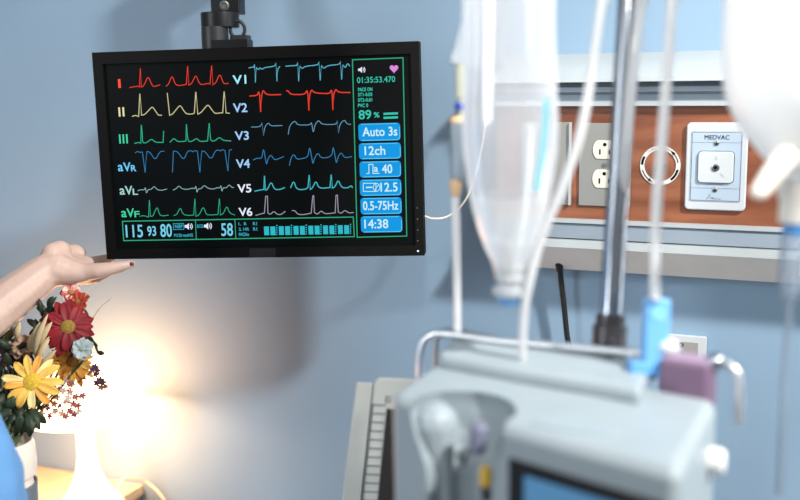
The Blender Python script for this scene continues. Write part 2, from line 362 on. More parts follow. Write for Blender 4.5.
for v in (.232, .762):
    x_, z_ = U(.5, v)
    bm = bmesh.new(); lathe(bm, [(.0033, 0), (.0033, .001), (.002, .0018), (0, .002)], (x_, -.0066, z_), (0, -1, 0), 20); sc_ = link('screw', bm, steel, med)
    bm = bmesh.new(); box(bm, x_ - .0022, x_ + .0022, -.0088, -.0084, z_ - .0004, z_ + .0004); box(bm, x_ - .0004, x_ + .0004, -.0088, -.0084, z_ - .0022, z_ + .0022); link('screw_slot', bm, black, sc_, smooth=False)

# small socket low on the wall
a = at(666.5, 332.5, WALL); b = at(707, 337, WALL); wz1 = (a.z + b.z) / 2; wx0, wx1 = a.x, b.x
so = thing('wall_socket', 'small white wall socket with a grey insert, low on the blue wall', 'wall socket', ((wx0 + wx1) / 2, WALL, wz1 - .04))
bm = bmesh.new(); rplate(bm, wx0, wx1, wz1 - .085, wz1, .003, WALL - .006, WALL); link('cover_plate', bm, white, so, bevel=.001)
bm = bmesh.new(); rplate(bm, wx0 + .011, wx1 - .011, wz1 - .074, wz1 - .009, .001, WALL - .0072, WALL - .005); ins = link('insert', bm, mat('grey_insert', (150, 148, 144), .5), so)
q = at(681, 345, WALL - .0075)
for dz in (0, .03): bm = bmesh.new(); cyl(bm, (q.x, WALL - .0085, q.z - dz), (q.x, WALL - .007, q.z - dz), .0038, 16); link('socket_hole', bm, black, ins)
# black cable under the rail
pts = [at(559.5, 262, .015), at(560.5, 275, .02), at(564, 305, .024), at(567, 335, .026), at(571, 362, .028), at(573, 420, .03), at(574, 500, .03), at(575, 640, .03)]
bm = bmesh.new(); tube(bm, pts, .0042, 10); lathe(bm, [(.0072, .004), (.0075, 0), (.0058, -.006), (.0045, -.014)], pts[0], (0, 0, 1), 16, close=True)
tag(link('power_cable', bm, rubber), 'thick black cable hanging from the underside of the white rail', 'cable')

# ------------------------------------------------------------------ patient monitor
MW, MH = .455, .2903
mc = P(257.61, 153.84, 1.5342 * .455 / .505)
ca, sa = math.cos(.3058), math.sin(.3058)
Rz = Matrix.Rotation(.3058, 3, 'Z') @ Matrix.Rotation(-.0248, 3, 'X') @ Matrix.Rotation(-.0135, 3, 'Y')
MM = Matrix.Translation(mc) @ Rz.to_4x4(); MI = MM.inverted()
def mpl(px, py, y=0.0):                                               # a point of the monitor's front plane in its own frame
    o = MI @ CAM; d = (MI.to_3x3() @ ray(px, py)); t = (y - o.y) / d.y; q = o + d * t; return q.x, q.z
mon = thing('patient_monitor', 'wide black patient monitor showing coloured heart traces, mounted on the blue wall', 'monitor', mw=MM)
def mlink(name, bm, m, parent=mon, smooth=True, bevel=0):
    for v in bm.verts: v.co = MM @ v.co
    return link(name, bm, m, parent, smooth, bevel)
x0, z1 = mpl(102.3, 64); x1, _ = mpl(410.8, 60); _, z0 = mpl(262, 247.5)
hw, hh = MW / 2, MH / 2
SY = .0045                                                            # the glass sits behind the bezel
bm = bmesh.new(); box(bm, -hw, x0, 0, .03, -hh, hh); box(bm, x1, hw, 0, .03, -hh, hh); box(bm, x0, x1, 0, .03, z1, hh); box(bm, x0, x1, 0, .03, -hh, z0)
bmesh.ops.remove_doubles(bm, verts=bm.verts, dist=1e-5)
bez = mlink('bezel', bm, black, smooth=False)
bm = bmesh.new(); box(bm, -hw + .004, hw - .004, .012, .034, -hh + .004, hh - .004); box(bm, -.16, .16, .034, .05, -.10, .10); mlink('back_housing', bm, dark, bevel=.004)
bm = bmesh.new(); box(bm, x0, x1, SY, .011, z0, z1); scr = mlink('screen', bm, mat('screen_glass', (5, 6, 7), .5, emit=(6, 12, 12), es=.4, spec=.1), smooth=False)
q0 = mpl(249, 248.5, -.001); q1 = mpl(276, 257, -.001)
bm = bmesh.new(); box(bm, q0[0], q1[0], -.0012, .001, q1[1], q0[1]); mlink('logo_tab', bm, mat('glossy_black', (30, 30, 30), .1), bez, smooth=False)
for i, (px, py) in enumerate(((417.2, 208), (417.4, 219.2), (417.6, 230), (417.8, 240.8), (418, 251))):
    x, z = mpl(px, py, 0); bm = bmesh.new(); lathe(bm, [(.0010 if i < 4 else .0014, 0), (.0008, .0007), (0, .0009)], (x, 0, z), (0, -1, 0), 12)
    mlink('power_light' if i == 4 else 'menu_button', bm, glow('power_led', (200, 230, 255), 1.6) if i == 4 else mat('button_mark', (95, 88, 84), .5), bez)
sf = lambda x, z: Vector((x, SY - .0004, z))
sf2 = lambda x, z: Vector((x, SY - .0007, z))
def q(px, py): return mpl(px, py, SY)
PW = (q(300, 150)[0] - q(299, 150)[0])                                # one photo pixel on the screen, in metres
def sbox(px0, px1, py0, py1):
    a = q(px0, py1); b = q(px1, py0); return a[0], b[0], a[1], b[1]
def stext(bm, s, px0, px1, py0, py1, fn=sf, mi=0, fat=0):
    ym = (py0 + py1) / 2; xm = (px0 + px1) / 2
    text(bm, s, q(px0, ym)[0], q(px1, ym)[0], q(xm, py1)[1], q(xm, py0)[1], fn, mi, fat * PW)
colr = {'red': glow('trace_red', (236, 66, 50), .95), 'yellow': glow('trace_yellow', (220, 214, 160), .85), 'green': glow('trace_green', (54, 190, 146), .85),
        'blue': glow('trace_blue', (58, 140, 196), .85), 'pale': glow('trace_pale', (150, 200, 200), .8), 'cyan': glow('trace_cyan', (96, 190, 216), .9),
        'sky': glow('trace_sky', (110, 170, 205), .8), 'lav': glow('trace_lavender', (178, 172, 190), .8), 'aqua': glow('trace_aqua', (70, 196, 206), .9)}
lab = {'red': glow('label_red', (255, 84, 60), 1.1), 'yellow': glow('label_yellow', (235, 225, 175), 1), 'green': glow('label_green', (70, 215, 165), 1.0),
       'blue': glow('label_blue', (110, 205, 245), 1.05), 'pale': glow('label_pale', (170, 215, 215), 1), 'cyan': glow('label_cyan', (160, 235, 248), 1.1),
       'light': glow('label_light_blue', (160, 205, 250), 1.05), 'white': glow('label_white', (225, 230, 248), 1.1)}
def smooth2(p):
    out = [p[0]]                                                      # rounds the gentle waves, keeps the spikes sharp
    for a, b, c in zip(p, p[1:], p[2:]):
        if abs(b[1] - a[1]) < 48 and abs(c[1] - b[1]) < 48: out += [(b[0] + (a[0] - b[0]) * .3, b[1] + (a[1] - b[1]) * .3), (b[0] * .8 + (a[0] + c[0]) * .1, b[1] * .8 + (a[1] + c[1]) * .1), (b[0] + (c[0] - b[0]) * .3, b[1] + (c[1] - b[1]) * .3)]
        else: out.append(b)
    return out + [p[-1]]
K1 = (90, 30, 4.165); K2 = (230, 30, 4.0); K3 = (90, 140, 4.0); K4 = (230, 140, 4.0)
TR = [
 ('red', K1, .95, [[(165,240),(185,236),(200,234),(207,237),(210,160),(214,238),(225,232),(243,190),(258,230),(268,236),(293,228)], [(317,235),(328,225),(342,188),(355,225),(368,232),(395,228),(402,226),(407,150),(412,230),(425,222),(441,185),(455,222),(466,228),(492,222),(500,225),(507,148),(512,228),(525,220),(541,180),(555,220),(562,224),(578,222)]]),
 ('yellow', K1, 1.0, [[(175,360),(190,355),(203,360),(208,265),(215,355),(228,352),(245,335),(260,318),(275,340),(285,355),(300,355)], [(322,262),(332,355),(345,350),(360,330),(376,312),(390,335),(402,350),(428,350),(435,345),(441,258),(449,350),(462,345),(478,325),(492,310),(508,332),(520,348),(545,345),(553,345),(559,256),(567,345),(582,347)]]),
 ('green', K1, 1.0, [[(185,472),(205,468),(212,472),(214,395),(218,430),(219,470),(235,470),(250,458),(260,455),(272,468),(305,468),(307,420)], [(333,468),(345,455),(352,452),(365,465),(390,464),(400,462),(402,392),(406,440),(410,465),(425,464),(445,450),(458,465),(490,462),(497,388),(501,440),(504,462),(520,462),(540,446),(555,460),(588,462)]]),
 ('blue', K3, .8, [[(180,52),(190,45),(200,50),(210,48),(221,130),(228,46),(240,48),(262,82),(280,45),(298,45)], [(330,130),(334,45),(350,45),(375,82),(390,45),(405,42),(412,48),(420,42),(430,45),(440,130),(448,44),(460,45),(485,80),(502,42),(515,40),(522,44),(530,38),(540,42),(552,124),(558,40),(568,38)]]),
 ('pale', K3, .8, [[(190,203),(205,198),(218,200),(222,188),(226,215),(232,198),(245,198),(257,184),(268,198),(285,202),(308,196)], [(332,200),(345,195),(356,182),(368,195),(390,198),(410,192),(420,195),(424,182),(428,212),(433,195),(445,195),(457,180),(470,192),(490,197),(512,190),(520,192),(524,180),(528,208),(533,190),(545,192),(558,178),(568,190),(576,190)]]),
 ('green', K3, .8, [[(198,305),(215,302),(235,308),(238,240),(242,305),(252,305),(262,280),(270,268),(278,298),(290,304),(315,300)], [(335,302),(348,298),(362,268),(372,298),(395,302),(415,300),(420,235),(424,305),(437,300),(454,264),(465,298),(480,300),(512,298),(518,234),(522,300),(533,295),(548,262),(558,292),(580,300)]]),
 ('cyan', K2, .95, [[(75,152),(90,148),(96,150),(98,138),(102,210),(106,150),(115,160),(120,150),(128,158),(140,150),(180,145),(184,132),(188,205),(192,155),(200,145)], [(222,145),(262,142),(268,142),(271,130),(275,205),(280,145),(290,155),(300,145),(352,140),(356,128),(361,202),(366,142),(376,155),(390,142),(438,138),(442,126),(447,198),(452,140),(462,152),(470,132),(480,145)]]),
 ('red', K2, 1.25, [[(78,264),(110,262),(115,245),(119,262),(123,328),(128,258),(133,240),(142,255),(160,260),(205,258)], [(225,242),(235,245),(243,258),(300,258),(308,240),(312,258),(316,322),(320,256),(326,238),(338,252),(400,255),(405,238),(409,255),(412,320),(416,254),(423,236),(435,250),(482,250)]]),
 ('sky', K2, .85, [[(85,388),(105,388),(122,386),(128,372),(134,422),(140,385),(155,370),(162,384),(210,382)], [(233,418),(238,385),(252,368),(262,365),(270,380),(320,380),(327,368),(333,415),(340,378),(355,360),(368,378),(425,378),(429,364),(434,412),(440,376),(458,358),(468,376),(485,378)]]),
 ('blue', K4, .85, [[(92,80),(110,72),(128,74),(134,30),(142,75),(147,100),(152,75),(164,58),(178,80),(195,75),(215,66)], [(238,102),(243,75),(255,55),(268,78),(290,74),(312,68),(319,24),(327,70),(332,98),(338,72),(352,50),(365,74),(408,66),(413,22),(421,68),(426,95),(432,68),(445,48),(458,72),(488,66)]]),
 ('aqua', K4, 1.1, [[(98,205),(130,198),(136,198),(138,143),(142,200),(150,198),(165,165),(178,198),(200,198),(220,190)], [(242,192),(255,162),(267,198),(300,198),(312,190),(317,140),(321,198),(330,192),(344,162),(356,194),(400,190),(405,138),(409,192),(420,188),(433,158),(446,190),(470,192),(486,182),(490,192)]]),
 ('lav', K4, .9, [[(102,302),(125,295),(138,292),(143,225),(150,225),(152,292),(162,298),(175,284),(190,298),(205,298),(222,285)], [(248,282),(260,282),(272,298),(300,298),(325,292),(331,224),(335,222),(338,290),(350,298),(365,282),(380,296),(421,291),(424,222),(430,220),(433,288),(445,294),(460,280),(475,292),(495,290)]]),
]
for cn, (ox, oy, s), wd, segs in TR:
    bm = bmesh.new()
    for sg in segs: ribbon(bm, [q(ox + x / s, oy + y / s) for x, y in smooth2(sg)], wd * PW * .92, sf)
    mlink('waveform', bm, colr[cn], scr, smooth=False)
for s, cn, a, b, c, d, ft in (('I', 'red', 118.2, 120.4, 79.5, 88, .4), ('II', 'yellow', 118.6, 124.2, 107.5, 116.5, .25), ('III', 'green', 119.2, 127.6, 134.5, 143.5, .25),
        ('V1', 'cyan', 232.8, 246, 75.5, 84, .35), ('V2', 'light', 233.2, 247, 103.5, 112.3, .35), ('V3', 'light', 235, 248.5, 131.5, 140, .35),
        ('V4', 'light', 236.2, 249.6, 159.5, 168, .35), ('V5', 'white', 237.6, 251, 184.5, 192.6, .35), ('V6', 'white', 238.8, 252, 208, 216, .35)):
    bm = bmesh.new(); stext(bm, s, a, b, c, d, fat=ft); mlink('lead_label', bm, lab[cn], scr, smooth=False)
for y, s2, cn in ((171.3, 'R', 'blue'), (194.8, 'L', 'pale'), (217.3, 'F', 'green')):
    xo = 118 + (y - 171.3) * .075; bm = bmesh.new()
    stext(bm, 'a', xo, xo + 5, y - 6.2, y, fat=.3); stext(bm, 'V', xo + 5.4, xo + 12.4, y - 8.6, y, fat=.3); stext(bm, s2, xo + 13, xo + 18, y - 6, y, fat=.3)
    mlink('lead_label', bm, lab[cn], scr, smooth=False)
grn = glow('frame_green', (58, 190, 140), .8)
for name, ps in (('readout_frame', [(352.5, 59.8), (403, 57.8), (406.8, 236), (357.2, 237.2)]), ('status_frame', [(122.5, 221.3), (353.3, 217), (354.3, 236.6), (123.8, 240.6)])):
    bm = bmesh.new(); ribbon(bm, [q(*p) for p in ps], 1.0 * PW, sf, closed=True)
    if name == 'status_frame':
        for x, y in ((195.5, 220.2), (235, 219.4)): ribbon(bm, [q(x, y), q(x + .9, y + 19.2)], .8 * PW, sf)
    mlink(name, bm, grn, scr, smooth=False)
btn = mat('menu_blue', (8, 60, 96), .3, emit=(12, 150, 222), es=.80, spec=.1); btl = glow('menu_light_blue', (96, 206, 246), 1); wht = glow('menu_white', (205, 240, 252), 1)
for k, (s, a, b, c, d) in enumerate((('Auto 3s', 358.8, 400, 122.6, 141.2), ('12ch', 359.3, 400.7, 142.4, 159.4), ('40', 360, 400.8, 160.7, 177.6), ('12.5', 360.2, 401.1, 178.9, 196), ('0.5-75Hz', 360.9, 401.4, 197.2, 214.4), ('14:38', 361.2, 402, 215.7, 232.6))):
    bm = bmesh.new(); X0, X1, Z0, Z1 = sbox(a, b, c, d); y = SY - .0001
    prism(bm, [(x, y, z) for x, z in rrect(X0, X1, Z0, Z1, 3 * PW)], (0, -.0004, 0)); fb = lambda x, z: Vector((x, SY - .0007, z))
    ribbon(bm, [(X0 + 3 * PW, Z0 + .6 * PW), (X1 - 3 * PW, Z0 + .6 * PW), (X1 - 1.2 * PW, Z0 + 1.6 * PW), (X1 - .6 * PW, Z0 + 4 * PW), (X1 - .6 * PW, Z1 - 4 * PW)], .8 * PW, fb, mi=1)
    ribbon(bm, [(X0 + 3 * PW, Z1 - .7 * PW), (X1 - 3 * PW, Z1 - .7 * PW)], .7 * PW, fb, mi=1)
    ym = (c + d) / 2; e = (362.5, 397) if k == 0 else (364.6, 385) if k == 1 else (382, 392) if k == 2 else (380.5, 397.3) if k == 3 else (363, 398) if k == 4 else (364.4, 388)
    f3 = lambda x, z: Vector((x, SY - .0009, z)); stext(bm, s, e[0], e[1], ym - 4.6, ym + 4.2, f3, 2, fat=.35)
    if k == 2: ribbon(bm, [q(*p) for p in ((366.5, 173.5), (369, 173.5), (369, 164.3), (373, 164.3), (373, 173.3), (379.5, 173.3))], .8 * PW, f3, mi=2); stext(bm, 'a', 374, 377.8, 167.3, 171.8, f3, 2, .3)
    if k == 3:
        ribbon(bm, [q(*p) for p in ((363.4, 183.2), (376, 183.2), (376, 191.4), (363.4, 191.4))], .7 * PW, f3, mi=2, closed=True); ribbon(bm, [q(366, 187.3), q(372.5, 187.3)], 1.3 * PW, f3, mi=2)
        cxx, czz = q(376.6, 187.3); ribbon(bm, [(cxx + 3.2 * PW * math.cos(t * .524), czz + 4 * PW * math.sin(t * .524)) for t in range(12)], .6 * PW, f3, mi=2, closed=True); ribbon(bm, [q(374.4, 190.3), q(379, 184.3)], .6 * PW, f3, mi=2)
    mlink('menu_tile', bm, [btn, btl, wht], scr, smooth=False)
def speaker(bm, px, py, s=1.0, fn=sf):
    bm.faces.new([bm.verts.new(fn(*q(px + x * s, py + y * s))) for x, y in ((-4, -1.3), (-2.2, -1.3), (.3, -3.4), (.3, 3.4), (-2.2, 1.3), (-4, 1.3))])
    for r in (2.0, 3.8): ribbon(bm, [q(px + (.2 + r * .9 * math.cos(t)) * s, py + r * math.sin(t) * s) for t in (-.9, -.45, 0, .45, .9)], .8 * PW * s, fn)
for a in ((361.8, 69.8, .9), (188.8, 226.4, 1.0), (208, 226, 1.0)): bm = bmesh.new(); speaker(bm, *a); mlink('speaker_icon', bm, lab['white'], scr, smooth=False)
bm = bmesh.new(); bm.faces.new([bm.verts.new(sf(*q(394 + 4.3 * (math.sin(t) ** 3), 68.6 - 4.6 * (13 * math.cos(t) - 5 * math.cos(2 * t) - 2 * math.cos(3 * t) - math.cos(4 * t)) / 16))) for t in [2 * math.pi * k / 32 for k in range(32)]])
mlink('heart_icon', bm, glow('heart_pink', (225, 140, 225), 1), scr, smooth=False)
bm = bmesh.new(); stext(bm, '01:35:53.470', 357, 395, 76.8, 82.6, fat=.15)
for s, x1_, y in (('PACE ON', 372.3, 89.5), ('ST1-0.03', 372, 94.6), ('ST2-0.01', 372, 100), ('PVC 0', 368, 105.5)): stext(bm, s, 358, x1_, y - 1.7, y + 1.7, fat=.2)
stext(bm, '89', 358.7, 371, 110.4, 119.3, fat=.35); stext(bm, '%', 373.8, 379.2, 112.5, 117.6, fat=.3)
for y in (113.8, 117.8): ribbon(bm, [q(383.5, y + .1), q(398, y - .5)], 2.1 * PW, sf)
mlink('readout_text', bm, glow('readout_teal', (60, 205, 180), .95), scr, smooth=False)
for s, a, b, c, d in (('115', 125.8, 142.6, 225.2, 237.4), ('93', 147.4, 155.8, 226.4, 236), ('80', 160.4, 171.6, 224.2, 237), ('58', 221.2, 232.6, 223.4, 236)):
    bm = bmesh.new(); stext(bm, s, a, b, c, d, fat=.35); mlink('vital_number', bm, glow('vital_blue', (120, 210, 236), 1), scr, smooth=False)
stc = glow('status_cyan', (60, 175, 200), .95); bm = bmesh.new()
ribbon(bm, [q(*p) for p in ((173.4, 223.6), (183.8, 223.4), (184, 229.3), (173.6, 229.5))], .6 * PW, sf, closed=True); mlink('pressure_box', bm, stc, scr, smooth=False)
for s, a, b, y, h in (('NIBP', 175, 182.6, 226.4, 1.7), ('M120 mmHG', 174.2, 192.8, 235.3, 1.5), ('ECG', 197.2, 203, 226.2, 1.6), ('1.  R', 238.6, 246.4, 223.9, 1.5), ('R1', 253, 256.8, 223.7, 1.6), ('2. HR', 238.8, 249, 229.2, 1.5), ('R1', 253.2, 257, 229, 1.6), ('PACE/m', 239, 248.8, 234.4, 1.6)):
    bm = bmesh.new(); stext(bm, s, a, b, y - h, y + h, fat=.2); mlink('status_text', bm, stc, scr, smooth=False)
bm = bmesh.new()
for k in range(6):
    x = 264.4 + k * 14.75; dy = -k * .25
    for dx in (0, 6.3):
        a, b, c, d = sbox(x + dx, x + dx + 4.5, 226.4 + dy, 235.2 + dy); bm.faces.new([bm.verts.new(sf(*v)) for v in ((a, c), (b, c), (b, d), (a, d))])
    for j in range(5):
        a, b, c, d = sbox(x + 11.8, x + 13, 225 + j * 2.2 + dy, 226.2 + j * 2.2 + dy); bm.faces.new([bm.verts.new(sf(*v)) for v in ((a, c), (b, c), (b, d), (a, d))])
mlink('level_bars', bm, glow('bar_cyan', (50, 190, 205), .95), scr, smooth=False)

# arm that carries the monitor
ad = 1.475
B = lambda px, py, d=ad: P(px, py, d)
arm = thing('monitor_arm', 'black jointed wall arm with a steel bolt, above and behind the monitor', 'monitor arm', at(215, -90, WALL))
def vcyl(bm, px, y0, y1, rpx, d=ad, seg=28):
    cyl(bm, B(px, y1, d), Vector((B(px, y1, d).x, B(px, y1, d).y, B(px, y0, d).z)), rpx * d / 1000, seg)
armd = mat('arm_black_metal', (22, 23, 25), .38, metal=.2); armg = mat('arm_grey_metal', (46, 48, 51), .4, metal=.2)
bm = bmesh.new(); vcyl(bm, 217, 27, 75, 13.2); vcyl(bm, 216.5, 33, 70, 13.2); link('lower_sleeve', bm, armg, arm, bevel=.001)
bm = bmesh.new(); vcyl(bm, 220.5, 12.5, 28, 19); link('collar', bm, armd, arm, bevel=.0015)
c_ = B(225, -60, ad); M_ = Matrix.Translation(c_) @ Matrix.Rotation(.28, 4, 'Z')
bm = bmesh.new(); box(bm, -.022, .022, -.016, .016, -.02, (B(225, -60).z * 0 + .06), M_); box(bm, -.022, .022, -.016, .016, B(225, 14).z - c_.z, 0, M_); up = link('upright_bracket', bm, armd, arm, bevel=.002)
bm = bmesh.new(); b_ = B(224.3, 5.5, ad - .02); lathe(bm, [(.0070, 0), (.0070, .002), (.0045, .0028), (.0030, .0012), (0, .001)], b_, -ray(224, 5), 24); link('bolt', bm, mat('bolt_steel', (96, 98, 98), .45, metal=.5), up)
bm = bmesh.new(); pr = ray(238, 28).normalized(); x_, y_, _ = frame(pr); ctr = B(237.5, 29.5, ad - .01)
n = 24; tube(bm, [ctr + (x_ * math.cos(2 * math.pi * k / n) * .0105 + y_ * math.sin(2 * math.pi * k / n) * .0125) for k in range(n + 1)], .0026, 10, sm=False); link('cable_ring', bm, armg, arm)
bm = bmesh.new(); M2 = Matrix.Translation(B(241, 47, ad)) @ Matrix.Rotation(.28, 4, 'Z'); box(bm, -.013, .013, -.012, .012, -.04, .017, M2); link('tilt_block', bm, armg, arm, bevel=.002)
e0 = MM @ Vector((-.04, .05, 0)); e1 = MM @ Vector((-.04, .062, 0))
bm = bmesh.new(); box(bm, -.05, .05, .05, .058, -.05, .12); box(bm, -.075, -.02, .056, .085, -.03, .16)
for v in bm.verts: v.co = MM @ v.co
link('mount_plate', bm, armd, arm, bevel=.002)
wp = Vector((c_.x + .03, WALL, c_.z + .02))
bm = bmesh.new(); box(bm, wp.x - .05, wp.x + .05, WALL - .012, WALL, wp.z - .08, wp.z + .08); link('wall_plate', bm, armd, arm, bevel=.002)
bm = bmesh.new(); prism(bm, [(wp.x - .02, WALL - .01, wp.z - .025), (wp.x + .02, WALL - .01, wp.z - .025), (c_.x + .02, c_.y, wp.z - .025), (c_.x - .02, c_.y, wp.z - .025)], (0, 0, .05)); link('extension_arm', bm, armd, arm, bevel=.003)
# thin cable from the monitor's right side
bm = bmesh.new(); tube(bm, [MM @ Vector((hw - .05, .045, mpl(423, 216)[1] + .01)), P(424, 216, 1.40), P(433, 218.6, 1.41), P(446, 217, 1.42), P(459, 208, 1.42), P(469, 193, 1.41), P(478, 165, 1.40), P(486, 120, 1.40), P(490, 88, 1.40), at(503, 78, -.02)], .0014, 8)
tag(link('signal_cable', bm, mat('cable_beige', (214, 204, 188), .5)), 'thin beige cable curving out from the right side of the monitor', 'cable')

# ------------------------------------------------------------------ nightstand and lamp
tz = at(143, 484.5, WALL - .005).z; tx = at(143, 484.5, WALL - .005).x
NS = thing('nightstand', 'pale wooden nightstand against the wall under the lit lamp', 'nightstand', (tx - .27, -.18, 0))
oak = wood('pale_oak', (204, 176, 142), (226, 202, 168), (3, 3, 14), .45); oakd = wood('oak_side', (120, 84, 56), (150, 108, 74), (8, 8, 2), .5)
bm = bmesh.new(); box(bm, tx - .56, tx, -.42, WALL - .005, tz - .02, tz); link('tabletop', bm, oak, NS, bevel=.001)
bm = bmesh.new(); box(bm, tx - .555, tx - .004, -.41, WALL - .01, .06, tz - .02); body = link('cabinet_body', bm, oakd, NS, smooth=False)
for k in range(2):
    bm = bmesh.new(); z_ = .09 + k * (tz - .12) / 2; box(bm, tx - .54, tx - .02, -.425, -.41, z_, z_ + (tz - .14) / 2 - .01); dr = link('drawer', bm, oak, NS, bevel=.002)
    bm = bmesh.new(); ball(bm, (tx - .28, -.44, z_ + .12), .012); link('knob', bm, steel, dr)
for x in (tx - .53, tx - .03):
    for y in (-.38, .0):
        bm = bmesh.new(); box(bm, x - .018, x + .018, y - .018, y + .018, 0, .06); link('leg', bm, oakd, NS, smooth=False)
lx, ly = at(85, 430, -.075).x, -.075
LAMP = thing('table_lamp', 'glowing white mushroom lamp with a domed shade on the nightstand', 'table lamp', (lx, ly, tz))
lc = Vector((lx, ly, tz)); zr = at(85, 411, ly).z; hr = zr - tz; RS = .108
print("lamp", tuple(lc), hr)
lampw = mat('lamp_white_glass', (250, 240, 225), .3, emit=(255, 220, 175), es=1.5)
bm = bmesh.new(); prof = [(.060, 0), (.058, .006), (.050, .016), (.040, .030), (.029, .050), (.0205, .075), (.0165, .10), (.0155, hr + .01), (0, hr + .012)]
prof = [(r, h) for r, h in prof]; lathe(bm, [(0, 0)] + prof, lc, seg=40); link('lamp_base', bm, lampw, LAMP)
bm = bmesh.new(); sh = [(RS * math.cos(a), hr + .098 * math.sin(a)) for a in [math.radians(t) for t in range(0, 91, 9)]]
sh = sh[:-1] + [(0, hr + .098)]; lathe(bm, sh, lc, seg=48)
so_ = link('lamp_shade', bm, glow('shade_glow', (255, 184, 130), 16), LAMP); md = so_.modifiers.new('solid', 'SOLIDIFY'); md.thickness = .003
pl = bpy.data.lights.new('bulb_light', 'POINT'); pl.energy = 8; pl.color = (1, .52, .27); pl.shadow_soft_size = .03
po = bpy.data.objects.new('bulb_light', pl); C.objects.link(po); po.location = lc + Vector((0, 0, hr + .012)); po.parent = LAMP; po.matrix_parent_inverse = LAMP.matrix_world.inverted()
bm = bmesh.new(); ball(bm, lc + Vector((0, 0, hr + .05)), .022); cyl(bm, lc + Vector((0, 0, hr)), lc + Vector((0, 0, hr + .04)), .012); link('bulb', bm, glow('bulb_glow', (255, 220, 170), 12), LAMP)
g0 = at(118, 482, -.03)
bm = bmesh.new(); tube(bm, [lc + Vector((.055, -.01, .006)), at(122, 480.5, -.02), at(133, 478.5, .0), at(144, 481, .03), at(153, 487, .036), at(162, 497, .036), at(172, 515, .036), at(185, 560, .036)], .0022, 8)
link('lamp_cord', bm, mat('cord_cream', (235, 214, 184), .5), LAMP)

# ------------------------------------------------------------------ vase and flowers
VD = 1.30
vt = P(3, 441, VD); VR = .0385
vb = Vector((vt.x, vt.y, tz))
vh = vt.z - tz; print('vase', vt, vh, 'table', tz)
VS = thing('flower_vase', 'pale rounded vase with grey sides holding the artificial flowers', 'vase', vb)
bm = bmesh.new(); lathe(bm, [(0, 0), (VR * .7, 0), (VR * .8, vh * .1), (VR * .95, vh * .55), (VR, vh * .8), (VR * .93, vh * .8), (VR * .7, vh * .1), (0, vh * .08)], vb, seg=36)
link('vase_body', bm, plastic_clear('smoky_glass', (160, 168, 176), .8, .2, 1.1), VS)
bm = bmesh.new(); lathe(bm, [(VR * .9, vh * .84), (VR * .99, vh * .84), (VR * 1.03, vh * .90), (VR * 1.0, vh * .97), (VR * .93, vh * 1.0), (VR * .86, vh * .97), (VR * .86, vh * .8), (VR * .9, vh * .78)], vb, seg=36); link('vase_rim', bm, mat('vase_rim_cream', (236, 222, 205), .4), VS)
mouth = vt + Vector((0, 0, -.015))
def face_frame(n):
    x, y, z = frame(n); return Matrix((x, y, z)).transposed()
def petal(bm, c, F, ang, L, W, lift, curl, n=7, tip=.25, r0=.006, mi=0, notch=False):
    d = Vector((math.cos(ang), math.sin(ang), 0)); s = Vector((-math.sin(ang), math.cos(ang), 0)); rows = []
    for i in range(n + 1):
        t = i / n; wdt = W * (.42 + .58 * math.sin(math.pi * min(t, .62) / 1.24) if t < .62 else math.sqrt(max(0, 1 - ((t - .62) / .385) ** 2)))
        h = lift * t * L - curl * t * t * L
        row = []
        for j in range(-2, 3):
            u = j / 2; p = d * (r0 + t * L) + s * (u * wdt / 2) + Vector((0, 0, h + (u * u) * wdt * .22 - abs(u) * 0))
            row.append(bm.verts.new(c + F @ p))
        rows.append(row)
    for a, b in zip(rows, rows[1:]):
        for j in range(4): bm.faces.new((a[j], a[j + 1], b[j + 1], b[j])).material_index = mi
def petal_mat(name, a, b):
    return mat(name, a, .6, var=.18, vscale=60, sss=.1)
def flower(name, label, px, py, d, n, R_, cols, count=13, layers=2, W=.016, group='artificial flowers in the vase', cent=.009, centcol=(190, 150, 50), lift=.25, curl=.35, cat='flower', stem=True, jit=.12):
    c = P(px, py, d); F = face_frame(n); nn = Vector(n).normalized()
    T = thing(name, label, cat, c, group)
    bm = bmesh.new()
    for l in range(layers):
        for k in range(count):
            a = 2 * math.pi * (k + .5 * l) / count + random.uniform(-jit, jit)
            petal(bm, c - nn * .003 * l, F, a, R_ * random.uniform(.86, 1.05) * (1 - .12 * (layers - 1 - l) * 1), W * random.uniform(.85, 1.1), lift + random.uniform(-.1, .12) - .12 * l, curl + random.uniform(-.1, .15), mi=(k * 7 + l) % len(cols), r0=cent * .5)
    o = link('petals', bm, cols, T); sd = o.modifiers.new('s', 'SOLIDIFY'); sd.thickness = .0006
    bm = bmesh.new(); lathe(bm, [(cent * 1.02, -.002), (cent, .002), (cent * .7, .0045), (0, .0055)], c, nn, 24)
    for k in range(70):
        r = cent * .95 * math.sqrt(k / 70); a = k * 2.4; p = Vector((r * math.cos(a), r * math.sin(a), .0048 - (r / cent) ** 2 * .003)); ball(bm, c + F @ p, .0011, sub=1)
    link('flower_center', bm, mat('center_%d_%d' % (centcol[0], centcol[1]), centcol, .8, var=.3, vscale=300), T)
    if stem:
        bm = bmesh.new(); back = c - nn * .03 + Vector((0, 0, -.01)); tgt = mouth + Vector((random.uniform(-.012, .012), random.uniform(-.012, .012), 0)); tube(bm, [c - nn * .001, back, back.lerp(tgt, .5) + Vector((-.005, .01, 0)), tgt, tgt + Vector((0, 0, -.04))], .0016, 8); link('stem', bm, stemg, T)
    return T
stemg = mat('stem_green', (66, 84, 48), .6); leafd = mat('leaf_dark_green', (38, 52, 34), .55, var=.3, vscale=40); leafm = mat('leaf_olive', (88, 96, 58), .55, var=.25, vscale=40)
drym = mat('dry_beige', (196, 176, 136), .7, var=.2)
toC = -CF
red1 = petal_mat('petal_red', (142, 27, 36), 0); red2 = petal_mat('petal_crimson', (128, 22, 32), 0)
